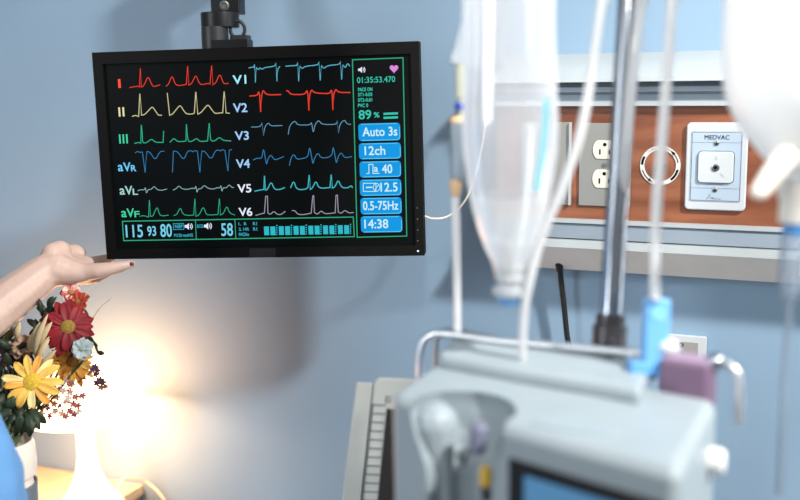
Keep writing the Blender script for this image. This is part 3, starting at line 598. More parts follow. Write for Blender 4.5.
yl1 = petal_mat('petal_yellow', (240, 186, 84), 0); yl2 = petal_mat('petal_amber', (232, 160, 66), 0); yl3 = petal_mat('petal_cream_yellow', (238, 212, 140), 0)
flower('gerbera_flower', 'deep red daisy flower just under the wrist, at the top of the bouquet', 68, 327, 1.36, toC + Vector((.45, 0, .30)), .036, [red1, red2], 11, 2, .0125, centcol=(150, 120, 50), cent=.0095, lift=.12, curl=.38)
flower('gerbera_flower', 'large pale yellow daisy flower at the front of the bouquet', 32, 382, 1.32, toC + Vector((0, 0, .22)), .034, [yl1, yl2, yl3, yl1], 13, 1, .0115, centcol=(206, 170, 52), cent=.0115, lift=.12, curl=.2)
flower('gerbera_flower', 'orange yellow daisy flower partly hidden behind the front yellow one', 72, 362, 1.38, toC + Vector((.5, 0, .5)), .030, [yl2, yl1], 12, 2, .0085, centcol=(170, 110, 40), cent=.008, lift=.2, curl=.5)
flower('small_flower', 'small pale bluish white blossom between the red and orange flowers', 82, 349, 1.35, toC + Vector((.3, 0, .3)), .014, [mat('petal_ice', (196, 208, 206), .6, var=.1)], 7, 2, .010, centcol=(170, 180, 170), cent=.004, lift=.5, curl=.3)
flower('small_flower', 'dusty tan dried blossom behind the yellow daisy', 24, 346, 1.38, toC + Vector((-.2, 0, .9)), .018, [mat('petal_tan', (176, 146, 120), .7, var=.2)], 9, 2, .012, centcol=(120, 96, 70), cent=.005, lift=.5, curl=.4)
flower('small_flower', 'pinkish red blossom directly beneath the hand', 71, 293, 1.40, toC + Vector((.2, 0, .9)), .013, [mat('petal_coral', (186, 84, 80), .6, var=.2), mat('petal_pale_pink', (226, 188, 176), .6)], 7, 2, .009, centcol=(170, 120, 70), cent=.004, lift=.6, curl=.2)
flower('small_flower', 'orange red bud between the hand and the red daisy', 78, 303, 1.39, toC + Vector((-.2, 0, .9)), .016, [mat('petal_rust', (158, 62, 44), .6, var=.25)], 8, 2, .010, centcol=(150, 90, 50), cent=.004, lift=.7, curl=.3)
def leaf(bm, base, tip, W, nrm, bend=.15, n=7, mi=0):
    base, tip = Vector(base), Vector(tip); L = (tip - base).length; d = (tip - base) / L; s = d.cross(Vector(nrm)).normalized(); u = s.cross(d); rows = []
    for i in range(n + 1):
        t = i / n; wdt = W * math.sin(math.pi * (t * .93 + .05)) ** .8
        c = base.lerp(tip, t) + u * (bend * L * math.sin(math.pi * t))
        rows.append([bm.verts.new(c + s * wdt / 2 * j + u * (-abs(j) * wdt * .12)) for j in (-1, 0, 1)])
    for a, b in zip(rows, rows[1:]):
        for j in range(2): bm.faces.new((a[j], a[j + 1], b[j + 1], b[j])).material_index = mi
def sprig(name, label, pts, leaves, m, cat='foliage', W=.014, group='leafy sprigs in the vase'):
    """pts: pixel path of the stem with distances; leaves: (base px, py, tip px, py, distance)"""
    T = thing(name, label, cat, P(*pts[-1]), group)
    bm = bmesh.new(); tube(bm, [mouth + Vector((0, 0, -.03)), mouth] + [P(*p) for p in pts], .0014, 8); link('stem', bm, stemg, T)
    bm = bmesh.new()
    for (a, b, c, d, dd) in leaves:
        leaf(bm, P(a, b, dd), P(c, d, dd + random.uniform(-.015, .015)), W * random.uniform(.85, 1.2), toC + Vector((random.uniform(-.4, .4), random.uniform(-.2, .2), random.uniform(0, .6))), mi=0)
    o = link('leaves', bm, m, T); sd = o.modifiers.new('s', 'SOLIDIFY'); sd.thickness = .0005; return T
def cluster(cx_, cy_, rx, ry, n, d, L=20):
    out = []
    for k in range(n):
        a = random.uniform(0, 2 * math.pi); r = math.sqrt(random.random()); x = cx_ + rx * r * math.cos(a); y = cy_ + ry * r * math.sin(a); b = random.uniform(-2.6, -.2)
        if random.random() < .3: b = random.uniform(0, 6.28)
        l = L * random.uniform(.7, 1.2); out.append((x, y, x + l * math.cos(b), y + l * math.sin(b), d + random.uniform(-.03, .03)))
    return out
sprig('leafy_sprig', 'dark green leaves filling the middle of the bouquet behind the yellow daisy', [(12, 420, 1.36), (20, 380, 1.39), (26, 350, 1.41)], cluster(16, 390, 26, 42, 64, 1.41), leafd, W=.012)
sprig('leafy_sprig', 'dark green leaves beside the left side of the red flower', [(20, 410, 1.37), (35, 360, 1.40), (47, 318, 1.41)], cluster(46, 325, 9, 20, 36, 1.40, 13), leafd, W=.008)
sprig('leafy_sprig', 'dark green leaves at the base of the bouquet over the vase', [(6, 436, 1.30), (10, 425, 1.31), (14, 415, 1.32)], cluster(10, 418, 24, 14, 20, 1.33, 18) + [(30, 408, 40, 430, 1.31), (26, 412, 33, 432, 1.31), (20, 415, 22, 434, 1.3), (34, 410, 46, 424, 1.32)], leafd, W=.014)
sprig('leafy_sprig', 'olive leaves and a yellowish bud under the forearm', [(2, 400, 1.38), (4, 360, 1.40), (6, 335, 1.41)], [(2, 345, 14, 318, 1.4), (0, 350, 8, 322, 1.41), (4, 350, 18, 326, 1.4), (-6, 350, 2, 325, 1.4), (8, 352, 20, 336, 1.4)], leafm, W=.013)
sprig('dried_leaf_spray', 'long pale dried leaves standing between the yellow and red flowers', [(24, 410, 1.37), (34, 370, 1.39), (38, 350, 1.39)], [(34, 356, 48, 314, 1.352), (33, 352, 40, 322, 1.35), (37, 362, 50, 336, 1.352), (38, 372, 56, 350, 1.36), (16, 340, 20, 322, 1.38), (36, 350, 52, 322, 1.356), (30, 352, 36, 330, 1.36)], drym, 'dried leaves', W=.010, group=None)
def twig(label, pts, name='thin_twig', m=None, r=.0008, extra=None):
    T = bmesh.new(); tube(T, [mouth] + [P(*p) for p in pts], lambda t: r * (1.4 - t), 6); return tag(link(name, T, m or drym), label, 'twig', 'thin twigs in the vase')
twig('short straight twig rising beside the red flower towards the hand', [(50, 380, 1.39), (84, 298, 1.39), (98, 285, 1.39)])
twig('thin twig reaching furthest towards the lamp glow, right of the red flower', [(58, 380, 1.39), (95, 315, 1.39), (111, 298, 1.39)])
bm = bmesh.new(); tube(bm, [mouth, P(50, 385, 1.38), P(84, 340, 1.37), P(94, 343, 1.365), P(98, 352, 1.36), (P(104, 353, 1.36))], lambda t: .0022 - .0008 * t, 8); leaf(bm, P(88, 338, 1.365), P(98, 346, 1.36), .006, toC); leaf(bm, P(97, 352, 1.36), P(104, 354, 1.36), .007, toC)
tag(link('curling_tendril', bm, leafd), 'dark green tendril curling out below the red flower', 'tendril')
# branching blossom sprigs
def blossoms(label, stems, spots, cols, r=.0046, group='tiny blossom sprigs in the vase'):
    T = thing('blossom_sprig', label, 'blossom sprig', P(*spots[0]), group)
    bm = bmesh.new()
    for s in stems: tube(bm, [P(*p) for p in s], .0008, 6)
    link('stem', bm, mat('stem_plum', (92, 62, 60), .6), T)
    for (x, y, d) in spots:
        bm = bmesh.new(); n_ = toC + Vector((random.uniform(-.8, .8), random.uniform(-.3, .3), random.uniform(-.2, .9))); F = face_frame(n_); c = P(x, y, d)
        for k in range(5): petal(bm, c, F, k * 1.2566, r, r * .85, .3, .3, n=4, r0=.0008)
        ball(bm, c, r * .25, sub=1); link('blossom', bm, random.choice(cols), T)
pk = [mat('blossom_pink', (208, 160, 152), .6, var=.15), mat('blossom_rose', (170, 104, 106), .6, var=.2), mat('blossom_cream', (232, 214, 200), .6)]
pu = [mat('blossom_plum', (104, 66, 92), .6, var=.2), mat('blossom_mauve', (142, 108, 130), .6)]
d_ = 1.345
blossoms('cloud of tiny pink and cream blossoms low in the bouquet, beside the lamp', [[(22, 428, 1.33), (50, 402, d_), (68, 384, d_)], [(45, 406, d_), (62, 410, d_), (72, 398, d_)], [(50, 402, d_), (78, 396, d_), (84, 396, d_)], [(40, 410, d_), (58, 392, d_), (62, 380, d_)]],
         [(x, y, d_ + random.uniform(-.01, .01)) for x, y in ((60, 384), (66, 380), (71, 384), (64, 391), (57, 397), (70, 392), (76, 397), (83, 396), (73, 404), (66, 402), (60, 406), (54, 404), (78, 406), (70, 411), (62, 414), (55, 412), (48, 408), (66, 417), (74, 414), (79, 412), (50, 416), (36, 418), (42, 414), (68, 398), (58, 390))], pk)
blossoms('plum coloured sprig sticking out towards the lamp, below the tendril', [[(60, 395, 1.36), (84, 378, 1.36), (94, 369, 1.355)], [(84, 378, 1.36), (96, 381, 1.355), (103, 384, 1.35)]], [(x, y, 1.355) for x, y in ((95, 367), (98, 370), (96, 374), (92, 371), (100, 380), (97, 383), (103, 382), (106, 387), (101, 387))], pu)
blossoms('dull purple sprig behind the yellow daisy, at the edge of the photo', [[(10, 400, 1.39), (8, 370, 1.39), (4, 352, 1.39)]], [(x, y, 1.385) for x, y in ((2, 350), (8, 353), (5, 358), (12, 358), (1, 362), (14, 351), (9, 346), (28, 352), (34, 350), (20, 356))], pu + [mat('blossom_grey', (120, 116, 122), .6)], r=.0065)

# ------------------------------------------------------------------ the person holding the monitor
per = thing('person', 'person in a blue top reaching out a bare arm under the monitor corner', 'person', (P(-120, 520, 1.05).x, P(-120, 520, 1.05).y, 0))
skin = mat('skin', (202, 172, 157), .5, var=.05, vscale=30, bump=.5, bscale=160, sss=.05)
H = P
bm = bmesh.new()
sh_ = H(-215, 150, 1.12); el = H(-128, 408, 1.26); wr = H(44, 273, 1.40)
limb(bm, [(H(-250, 165, 1.02), .055), (sh_, .052), (sh_.lerp(el, .5), .043), (el, .036), (H(-60, 352, 1.31), .037), (H(0, 307, 1.365), .0325), (wr, .0262)])
# palm (seen from the little-finger side, palm up)
def hd(px, py, dd): return P(px, py, 1.405 + dd)
limb(bm, [(wr, .0250), (hd(56, 269.5, 0), .0250), (hd(68, 272, .0), .0195), (hd(82, 273, 0), .0150)])
limb(bm, [(wr, .0220), (hd(56, 263, .02), .023), (hd(68, 267, .02), .017), (hd(84, 269, .02), .013)])
limb(bm, [(hd(54, 262, .02), .019), (hd(58, 259, .035), .019), (hd(70, 264, .038), .014), (hd(84, 266, .04), .0125)])
limb(bm, [(hd(56, 259, .03), .016), (hd(60, 257, .05), .017), (hd(70, 261, .055), .013), (hd(84, 264, .058), .012)])
limb(bm, [(hd(53, 254, .005), .0165), (hd(60, 251.5, .015), .0165), (hd(62, 256, .02), .015)])          # heel of the palm
def finger(pts): limb(bm, pts)
finger([(hd(80, 273, 0), .0138), (hd(97, 271, -.003), .0118), (hd(112, 268.2, .0), .0096), (hd(124, 265.6, .004), .0074), (hd(132, 264, .008), .0058)])
finger([(hd(80, 276, .018), .0135), (hd(95, 276, .014), .0112), (hd(108, 270.4, .018), .0088), (hd(122, 267.5, .023), .0070)])
finger([(hd(80, 271, .04), .0120), (hd(95, 270, .04), .0100), (hd(110, 268, .042), .0085), (hd(121, 266, .045), .0065)])
finger([(hd(80, 266, .058), .0115), (hd(93, 262.5, .060), .0095), (hd(104, 259.5, .063), .0078), (hd(112, 257.5, .066), .0062)])
finger([(hd(58, 255, .045), .0140), (hd(68, 251.5, .058), .0110), (hd(76, 250, .066), .0092), (hd(81.5, 253, .068), .0076)])   # thumb
# neck and head
nk = H(-250, 60, 1.0)
ctr_ = H(-265, 165, .98)
limb(bm, [(ctr_, .06), (ctr_ + Vector((.01, .01, .10)), .052), (ctr_ + Vector((.02, .02, .16)), .055)])
hc = ctr_ + Vector((.03, .03, .25)); ball(bm, hc, .095, (.95, .82, 1.2), 3); ball(bm, hc + Vector((.07, .04, -.02)), .02, (1, .7, 1.2)); ball(bm, hc + Vector((.055, .03, -.075)), .045); ball(bm, hc + Vector((.0, -.078, -.01)), .022, (.7, .4, 1.2)); ball(bm, hc + Vector((-.03, .078, -.01)), .022, (.7, .4, 1.2))
hip = H(-146, 640, 1.02)
limb(bm, [(ctr_, .09), (ctr_.lerp(hip, .5), .10), (hip, .10)])
fuse('body', bm, skin, per, .0022, 8)
bm = bmesh.new(); ball(bm, hd(132.3, 263.2, .0065) + CD * .001 - CF * .003, .0042, (1, .8, .7)); nail = link('fingernail', bm, mat('nail_shadowed', (104, 66, 62), .3), per)  # nail coloured dark to carry the monitor's shadow on the fingertip
bm = bmesh.new(); ball(bm, hc + Vector((-.025, -.01, .035)), .112, (1.0, .9, 1.08), 3); link('hair', bm, mat('hair_dark', (40, 30, 26), .6), per)
scrub = mat('scrub_blue', (98, 148, 198), .75, bump=.4, bscale=500, var=.05)
bm = bmesh.new()
for off, r in ((Vector((0, 0, 0)), .125), (Vector((.02, .09, 0)), .09), (Vector((-.02, -.09, 0)), .09)):
    limb(bm, [(ctr_ + off + Vector((0, 0, -.08)), r), (H(-196, 430, 1.0) + off, r + .005), (H(-160, 520, 1.0) + off, r + .01), (hip + off, r + .015)])
limb(bm, [(ctr_ + Vector((0, .05, -.03)), .075), (sh_, .068), (sh_.lerp(el, .55), .062)])
limb(bm, [(ctr_ + Vector((0, -.05, -.03)), .075), (ctr_ + Vector((-.04, -.2, -.05)), .065), (ctr_ + Vector((-.04, -.25, -.25)), .06)])
fuse('shirt', bm, scrub, per, .006, 8)
bm = bmesh.new()
for s in (-1, 1):
    a = hip + Vector((-.02 * s, .085 * s, -.02)); limb(bm, [(a, .11), (a + Vector((.02, 0, -.40)), .085), (Vector((a.x, a.y, .10)), .065)])
fuse('trousers', bm, scrub, per, .008, 4)
for s in (-1, 1):
    bm = bmesh.new(); a = hip + Vector((-.02 * s, .085 * s, 0)); ball(bm, (a.x + .05, a.y, .045), .06, (1.9, .75, .72), 3); link('shoe', bm, white, per)

# ------------------------------------------------------------------ IV pole, bottles, tubes
pb = P(607, 380, .93); ptp = P(629, 0, .93); dirp = (ptp - pb).normalized()
def on_pole(z): return pb + dirp * ((z - pb.z) / dirp.z)
pole = thing('iv_pole', 'shiny chrome infusion stand pole rising behind the pump', 'iv stand', (on_pole(.0).x, on_pole(0).y, 0))
bm = bmesh.new(); cyl(bm, on_pole(.12), on_pole(1.155), .0125, 32); cyl(bm, on_pole(1.155), on_pole(2.05), .0105, 32); link('pole', bm, chrome, pole)
bm = bmesh.new(); cyl(bm, on_pole(1.10), on_pole(1.165), .0160, 28); cyl(bm, on_pole(1.165), on_pole(1.175), .0135, 28); link('height_collar', bm, mat('collar_grey', (66, 64, 66), .3, metal=.4), pole, bevel=.001)
bm = bmesh.new(); k_ = on_pole(1.13); cyl(bm, k_, k_ - CR * .02, .004); cyl(bm, k_ - CR * .018, k_ - CR * .024, .006, 16); link('warm_glint_stub', bm, mat('glint_orange', (190, 140, 100), .5), pole)  # orange stub stands in for a warm reflection on the chrome
top = on_pole(2.04)
hooks = [P(509, 0, .87), P(480, 0, .98), P(806, 0, .80), P(640, 0, .95), P(610, 0, .86), P(672, 0, .85)]
for h in hooks[:3]:
    bm = bmesh.new(); e = Vector((h.x, h.y, 1.99)); tube(bm, [top, top.lerp(e, .5) + Vector((0, 0, .02)), e + Vector((0, 0, .01)), e + Vector((0, 0, -.015)), e + Vector((.008, 0, -.03))], .003, 10); link('hook', bm, chrome, pole)
b0 = on_pole(.12)
bm = bmesh.new(); lathe(bm, [(0, .09), (.035, .09), (.035, .13), (.016, .16), (0, .16)], (b0.x, b0.y, 0), seg=24); link('base_hub', bm, dark, pole)
for k in range(5):
    a = k * 2 * math.pi / 5; d = Vector((math.cos(a), math.sin(a), 0)); bp_ = Vector((b0.x, b0.y, .11))
    bm = bmesh.new(); tube(bm, [bp_, bp_ + d * .28 + Vector((0, 0, -.03))], .012, 10, sm=False); lg = link('leg', bm, chrome, pole)
    bm = bmesh.new(); w0 = bp_ + d * .28; s = d.cross(Vector((0, 0, 1))); cyl(bm, Vector((w0.x, w0.y, .035)) - s * .012, Vector((w0.x, w0.y, .035)) + s * .012, .035, 20); cyl(bm, (w0.x, w0.y, .05), (w0.x, w0.y, .09), .008); link('caster', bm, rubber, lg)

def vprof(o, lst, d):                                                # (half width in pixels, picture height) -> lathe profile about a vertical axis
    return [(r * d / 1000, P(o, y, d).z) for r, y in lst]
def hang(name, x, d, lst, m, parent, sy=1.0, seg=40, close=False, xb=None):
    bm = bmesh.new(); c = P(x, 150, d); lathe(bm, vprof(x, lst, d), (c.x, c.y, 0), seg=seg, sy=sy, close=close)
    return link(name, bm, m, parent)
# main bottle
D1 = .87
fl = thing('infusion_bottle', 'large clear plastic infusion bottle hanging upside down in front of the rail', 'infusion bottle', P(509, 150, D1), 'infusion bottles on the stand')
clear = plastic_clear('bottle_plastic', (250, 252, 255), .36, .06, 1.10, 'transparent', shine=.17)
hang('bottle_body', 510, D1, [(0, -92), (20, -91), (36, -84), (42, -66), (43, -40), (43.5, 30), (45.5, 80), (47.5, 120), (46.5, 150), (43, 180), (40.5, 195)], clear, fl, seg=48)
hang('bottle_shoulder', 510, D1, [(40.5, 195), (38, 208), (31, 235), (24, 254), (18, 266), (16, 276), (0, 276.5)], plastic_clear('shoulder_plastic', (252, 254, 255), .5, .1, 1.12, 'transparent', shine=.17), fl, seg=48)
cap = plastic_clear('cap_plastic', (238, 240, 240), .7, .2, 1.3)
hang('bottle_neck', 512, D1, [(0, 266), (17, 266), (17.5, 271), (14.5, 273), (14.5, 278), (17.5, 279.5), (17.5, 284), (14, 286), (14, 291), (20, 293), (20, 299), (15, 302), (0, 302)], cap, fl)
hang('bottle_cap', 511, D1, [(0, 301), (14, 301), (14.5, 303.5), (13, 309), (0, 309)], mat('cap_blue', (98, 150, 200), .4), fl)
bm = bmesh.new(); c = P(510, -90, D1); tube(bm, [c + Vector((-.016, 0, -.004)), c + Vector((-.012, 0, .03)), c + Vector((0, 0, .045)), c + Vector((.012, 0, .03)), c + Vector((.016, 0, -.004))], .003, 8); tube(bm, [c + Vector((0, 0, .045)), Vector((c.x, c.y, 1.98))], .0012, 6, sm=False); link('hanger_loop', bm, white, fl)
bm = bmesh.new(); c = P(510, 150, D1); r = 44.3 * D1 / 1000; rows = []
base = math.atan2(-CR.y, -CR.x)
for y in [98 + k * 9 for k in range(11)]:
    rr = (47.4 if y < 110 else 47.9 - max(0, y - 120) ** 2 * .00135) * D1 / 1000; row = []
    for k in range(5):
        wgt = .16 + .01 * 0; a = math.atan2(CR.y, CR.x) - .74 - k * .05 - (y - 98) * .002
        row.append(bm.verts.new((c.x + rr * math.cos(a), c.y + rr * math.sin(a), P(510, y, D1).z)))
    rows.append(row)
for a, b in zip(rows, rows[1:]):
    for j in range(4): bm.faces.new((a[j], a[j + 1], b[j + 1], b[j]))
link('label_stripe', bm, mat('label_cyan', (70, 170, 222), .5), fl)
# second bag with drip chamber
D2 = .98
bg2 = thing('infusion_bag', 'small soft infusion bag half hidden behind the large clear bottle', 'infusion bag', P(482, 20, D2))
bm = bmesh.new(); out_ = [(464, -60), (461, 20), (455, 46), (450, 58), (452, 65), (463, 66), (488, 72), (505, 66), (510, -60)]
prism(bm, [P(x, y, D2 - .008) for x, y in out_], CF * .016); bag = plastic_clear('bag_plastic', (232, 238, 242), .45, .2, 1.05, 'transparent'); link('bag_body', bm, bag, bg2, bevel=.004)
bm = bmesh.new(); c = P(486, -60, D2); tube(bm, [c, Vector((c.x, c.y, 1.98))], .0012, 6, sm=False); link('hanger_loop', bm, white, bg2)
dc = thing('drip_chamber', 'slim clear drip chamber with amber ends and a blue bead, left of the bottle', 'drip chamber', P(457, 150, .98))
amb = mat('amber_plastic', (206, 170, 132), .45); tub = plastic_clear('tube_plastic', (252, 253, 253), .78, .1, 1.05, 'transparent')
hang('spike', 461, D2, [(0, 64), (5, 64), (5, 97), (3, 99), (3, 116), (0, 116)], plastic_clear('spike_plastic', (226, 228, 206), .7, tr='transparent'), dc, seg=20)
bm = bmesh.new(); ball(bm, P(460, 106.5, D2 - .006), .0056, (1, 1, 1), 3); link('air_vent_bead', bm, mat('bead_blue', (22, 62, 150), .35), dc)
hang('upper_cap', 457.5, D2, [(0, 116), (6.5, 116), (7.5, 118), (7.5, 122), (0, 122)], amb, dc, seg=20)
hang('chamber', 457.5, D2, [(7.4, 121), (7.8, 130), (7.8, 170), (6, 182), (0, 182)], plastic_clear('chamber_plastic', (190, 204, 214), .42, .1, 1.1, 'transparent'), dc, seg=24)
hang('lower_cap', 455.5, D2, [(0, 180), (6.5, 180), (6, 190), (4.5, 197), (0, 198)], amb, dc, seg=20)
bm = bmesh.new(); tube(bm, [P(455, 197, D2), P(456, 230, D2), P(457, 290, D2), P(457.5, 350, D2), P(458, 372, D2)], .0040, 12); link('tube', bm, tub, dc)

# milky bottle at the right edge
D3 = .80
mb = thing('infusion_bottle', 'bright milky white infusion bottle hanging at the right edge of the photo', 'infusion bottle', P(806, 60, D3), 'infusion bottles on the stand')
milk = mat('milky_plastic', (254, 254, 252), .35, var=.005)
hang('bottle_body', 803, D3, [(0, -150), (50, -148), (76, -130), (81, -100), (81, 40), (80, 75), (76, 98), (66, 120), (54, 138), (40, 155), (26, 170), (20, 182), (0, 182)], milk, mb, seg=48)
hang('bottle_neck', 796, D3, [(0, 176), (17, 176), (17, 195), (14, 200), (14, 224), (0, 224)], plastic_clear('neck_plastic', (244, 240, 232), .85, .2, 1.1, 'transparent'), mb)
bm = bmesh.new(); limb(bm, [(P(785, 158, D3 - .03), .010), (P(771, 175, D3 - .03), .0085), (P(760, 191, D3 - .03), .0072)]); fuse('filling_port', bm, mat('port_cream', (240, 234, 222), .4), mb, .0012, 3)
hang('collar_ring', 799, D3, [(0, 223), (12, 223), (12, 236), (0, 236)], mat('collar_blue', (60, 118, 170), .4), mb)
hang('drip_tube', 797, D3, [(0, 235), (11, 236), (11.5, 290), (8, 306), (4, 312), (4, 420), (4, 520), (0, 520)], plastic_clear('drip_tube_plastic', (196, 212, 228), .35, .1, 1.1, 'transparent'), mb, seg=20)
bm = bmesh.new(); c = P(803, -150, D3); tube(bm, [c, Vector((c.x, c.y, 1.98))], .0015, 6, sm=False); link('hanger_loop', bm, white, mb)
# loose tubes
def vine(label, pts, r, d):
    bm = bmesh.new(); p = [P(x, y, dd) for x, y, dd in pts]; tube(bm, [top] + p if d else p, r, 12); return tag(link('infusion_tube', bm, tub), label, 'tube', 'clear tubes hanging from the stand')
vine('clear tube slanting down past the large bottle to the top of the pump', [(612, -60, .86), (602, 0, .85), (584, 117, .85), (563, 186, .86), (542, 236, .87), (527, 294, .88), (523, 330, .89), (522, 366, .90)], .0042, True)
vine('clear tube hanging between the ring dial and the pole, ending in the blue clamp', [(675, -60, .86), (672, 0, .85), (663, 129, .85), (657, 200, .85), (655, 260, .85), (655, 300, .85)], .0046, True)
vine('clear tube running closely along the pole', [(646, -60, .92), (641, 0, .91), (634, 60, .905), (628, 120, .91), (622, 190, .925), (615, 260, .94), (609, 330, .955), (606, 372, .96)], .0052, True)

# ------------------------------------------------------------------ infusion pump
zp = 1.130
A, Bc, Cc, Dc = [atz(x, y, zp) for x, y in ((389, 393), (680, 471), (718, 398), (449, 351))]
up3 = Vector((0, 0, 1))
PU = thing('infusion_pump', 'bulky white infusion pump with a dark display, clamped to the stand in the foreground', 'infusion pump', ((A + Bc + Cc + Dc) / 4) - up3 * .24)
pw = mat('pump_white', (150, 161, 166), .4); pg = mat('pump_grey', (150, 160, 164), .45)
uF = (Bc - A).normalized(); nF = uF.cross(up3).normalized()
if nF.dot(CAM - A) < 0: nF = -nF
def FP(px, py, off=0.0):
    r = ray(px, py); o = A + nF * off; return CAM + r * ((o - CAM).dot(nF) / r.dot(nF))
bm = bmesh.new(); prism(bm, [A, Bc, Cc, Dc], (0, 0, -.24))
body = link('pump_body', bm, [pw], None)
bv = body.modifiers.new('b', 'BEVEL'); bv.width = .011; bv.segments = 4
bm = bmesh.new(); cc_ = FP(459, 432, 0); 
limb(bm, [(cc_ - nF * .006 + uF * -.004 + up3 * .006, .0500), (cc_ - up3 * .035 - nF * .002, .037), (cc_ - up3 * .22, .033)])
cut = fuse('cutter', bm, mat('recess_shade', (138, 150, 156), .5), None, .0025, 4)  # recess shading put into a darker grey than the pump body
bo = body.modifiers.new('c', 'BOOLEAN'); bo.object = cut; bo.operation = 'DIFFERENCE'; bo.solver = 'EXACT'; bo.material_mode = 'TRANSFER'
dg = bpy.context.evaluated_depsgraph_get(); me = bpy.data.meshes.new_from_object(body.evaluated_get(dg)); body.modifiers.clear(); body.data = me
wn = body.modifiers.new('normals', 'WEIGHTED_NORMAL'); wn.weight = 100; wn.keep_sharp = True
for p in me.polygons: p.use_smooth = True
if hasattr(me, 'set_sharp_from_angle'): me.set_sharp_from_angle(angle=math.radians(30))
bpy.data.objects.remove(cut)
body.parent = PU; body.matrix_parent_inverse = PU.matrix_world.inverted()
# raised back hump
uB = (Cc - Dc).normalized(); nB = (A - Dc).normalized(); LB = (Cc - Dc).length
bm = bmesh.new()
prism(bm, [atz(x, y, zp - .003) for x, y in ((453, 353), (545, 361), (610, 371), (652, 383), (640, 409), (600, 401), (520, 387), (438, 371))], (0, 0, .017)); link('carry_hump', bm, pw, PU, bevel=.006, seg=4)
bm = bmesh.new(); tc_ = atz(575, 428, zp); lathe(bm, [(.036, -.002), (.034, .0016), (0, .0018)], tc_, seg=32, sy=.28, close=True); link('hollow_patch', bm, mat('pump_shade', (150, 163, 170), .5), PU)  # toned disc stands in for the shading of a shallow hollow
# front: screen
def quad(bm, pp, off0, off1): prism(bm, [FP(x, y, off1) for x, y in pp], -nF * (off1 - off0))
bm = bmesh.new(); b0_ = FP(508, 458, .002); b1_ = FP(661, 497, .002); hz = .085
prism(bm, [b0_, Vector((b1_.x, b1_.y, b0_.z)), Vector((b1_.x, b1_.y, b0_.z - hz)), b0_ - up3 * hz], -nF * .006); ds = link('display_bezel', bm, mat('display_black', (20, 22, 28), .3), PU, bevel=.001)
bm = bmesh.new(); b2 = FP(524, 476, .003); u_ = (b1_ - b0_); u_.z = 0; wd_ = u_.length; u_.normalize(); e_ = b0_ + u_ * (wd_ - .016)
s0 = Vector((b2.x, b2.y, b2.z)); s1 = s0 + u_ * (wd_ - .030)
prism(bm, [s0, s1, s1 - up3 * (hz - .026), s0 - up3 * (hz - .026)], -nF * .002); link('display', bm, mat('display_blue', (70, 120, 160), .3, emit=(96, 150, 186), es=.30), ds)
for k in range(4):
    bm = bmesh.new(); c = b0_ + u_ * (.02 + k * wd_ * .25) - up3 * (hz + .02); ball(bm, c - nF * .001, .007, (1, 1, .7)); link('key', bm, pg, PU)
# things in the front recess
rc = lambda px, py, off: FP(px, py, off)
bm = bmesh.new(); limb(bm, [(rc(436, 424, -.024), .020), (rc(441, 452, -.024), .014), (rc(446, 500, -.022), .009), (rc(447, 560, -.02), .005)]); fuse('chamber_holder', bm, mat('holder_pale', (152, 164, 170), .35), PU, .0015, 3)
bm = bmesh.new(); limb(bm, [(rc(479, 430, -.020), .008), (rc(478, 447, -.018), .007)]); fuse('sensor_arm', bm, mat('sensor_violet', (112, 116, 136), .45), PU, .0015, 3)
bm = bmesh.new(); limb(bm, [(rc(486, 470, -.004), .0048), (rc(486, 482, -.004), .0052)]); fuse('release_lever', bm, mat('lever_yellow', (216, 176, 58), .45), PU, .001, 2)
bm = bmesh.new(); cyl(bm, rc(486, 486, -.004), rc(486, 500, -.004), .004); link('lever_stem', bm, dark, PU)
bm = bmesh.new(); cyl(bm, rc(420, 452, -.01), rc(420, 460, -.01), .003); link('side_pin', bm, dark, PU)
bm = bmesh.new(); m0 = rc(452, 444, -.030); prism(bm, [m0 + uF * .012, m0 - uF * .010 - up3 * .02, m0 - uF * .012 - up3 * .09, m0 + uF * .014 - up3 * .09], -nF * .01); link('sensor_block', bm, mat('sensor_grey', (108, 116, 120), .5), PU, bevel=.002)
# right side knob
nS = (Bc - A).normalized(); nS = ((Cc - Bc).normalized()).cross(up3); nS = nS if nS.dot(Bc - A) > 0 else -nS
kc = P(712, 452, .775)
bm = bmesh.new(); sc0 = Bc.lerp(Cc, .80); kp = Vector((sc0.x, sc0.y, zp - .042)); lathe(bm, [(.011, -.002), (.011, .008), (.009, .012), (0, .013)], kp, nS, 24, close=False); link('side_knob', bm, mat('knob_cream', (226, 228, 226), .4), PU, bevel=.001)
bm = bmesh.new(); cb = Dc.lerp(Cc, .58) - up3 * .12; pp_ = on_pole(cb.z); cyl(bm, cb + uB.cross(up3) * 0, pp_, .012); lathe(bm, [(.0165, -.02), (.0165, .02)], pp_, dirp, 24, close=True); link('pole_clamp', bm, dark, PU)

# chrome rail frame behind the pump
rf = thing('accessory_rail', 'bent chrome rail running behind the top of the pump', 'rail', on_pole(1.12))
RD = lambda x: .985 - (x - 420) / 318 * .15
rp_ = lambda x, y, o=0: P(x, y, RD(x) + o)
bm = bmesh.new(); tube(bm, [rp_(420, 420), rp_(419.5, 372), rp_(420.5, 352), rp_(424, 341), rp_(432, 335), rp_(445, 334), rp_(500, 341), rp_(560, 346), rp_(610, 350.5), rp_(665, 356), rp_(715, 361), rp_(731, 366), rp_(738, 376), rp_(739.5, 395), rp_(739, 424)], .0036, 14); link('rail_bar', bm, mat('satin_chrome', (208, 212, 216), .28, metal=.85), rf)
bm = bmesh.new(); tube(bm, [rp_(436, 420, .03), rp_(436, 352, .03), rp_(437.5, 338, .03), rp_(443, 332, .03), rp_(452, 331, .03), rp_(470, 334, .02), rp_(500, 340, 0.005)], .0030, 12); link('rail_bar', bm, steel, rf)
bm = bmesh.new(); ball(bm, rp_(716, 361, -.01), .0085, (1, 1, .9)); link('end_fitting', bm, chrome, rf)
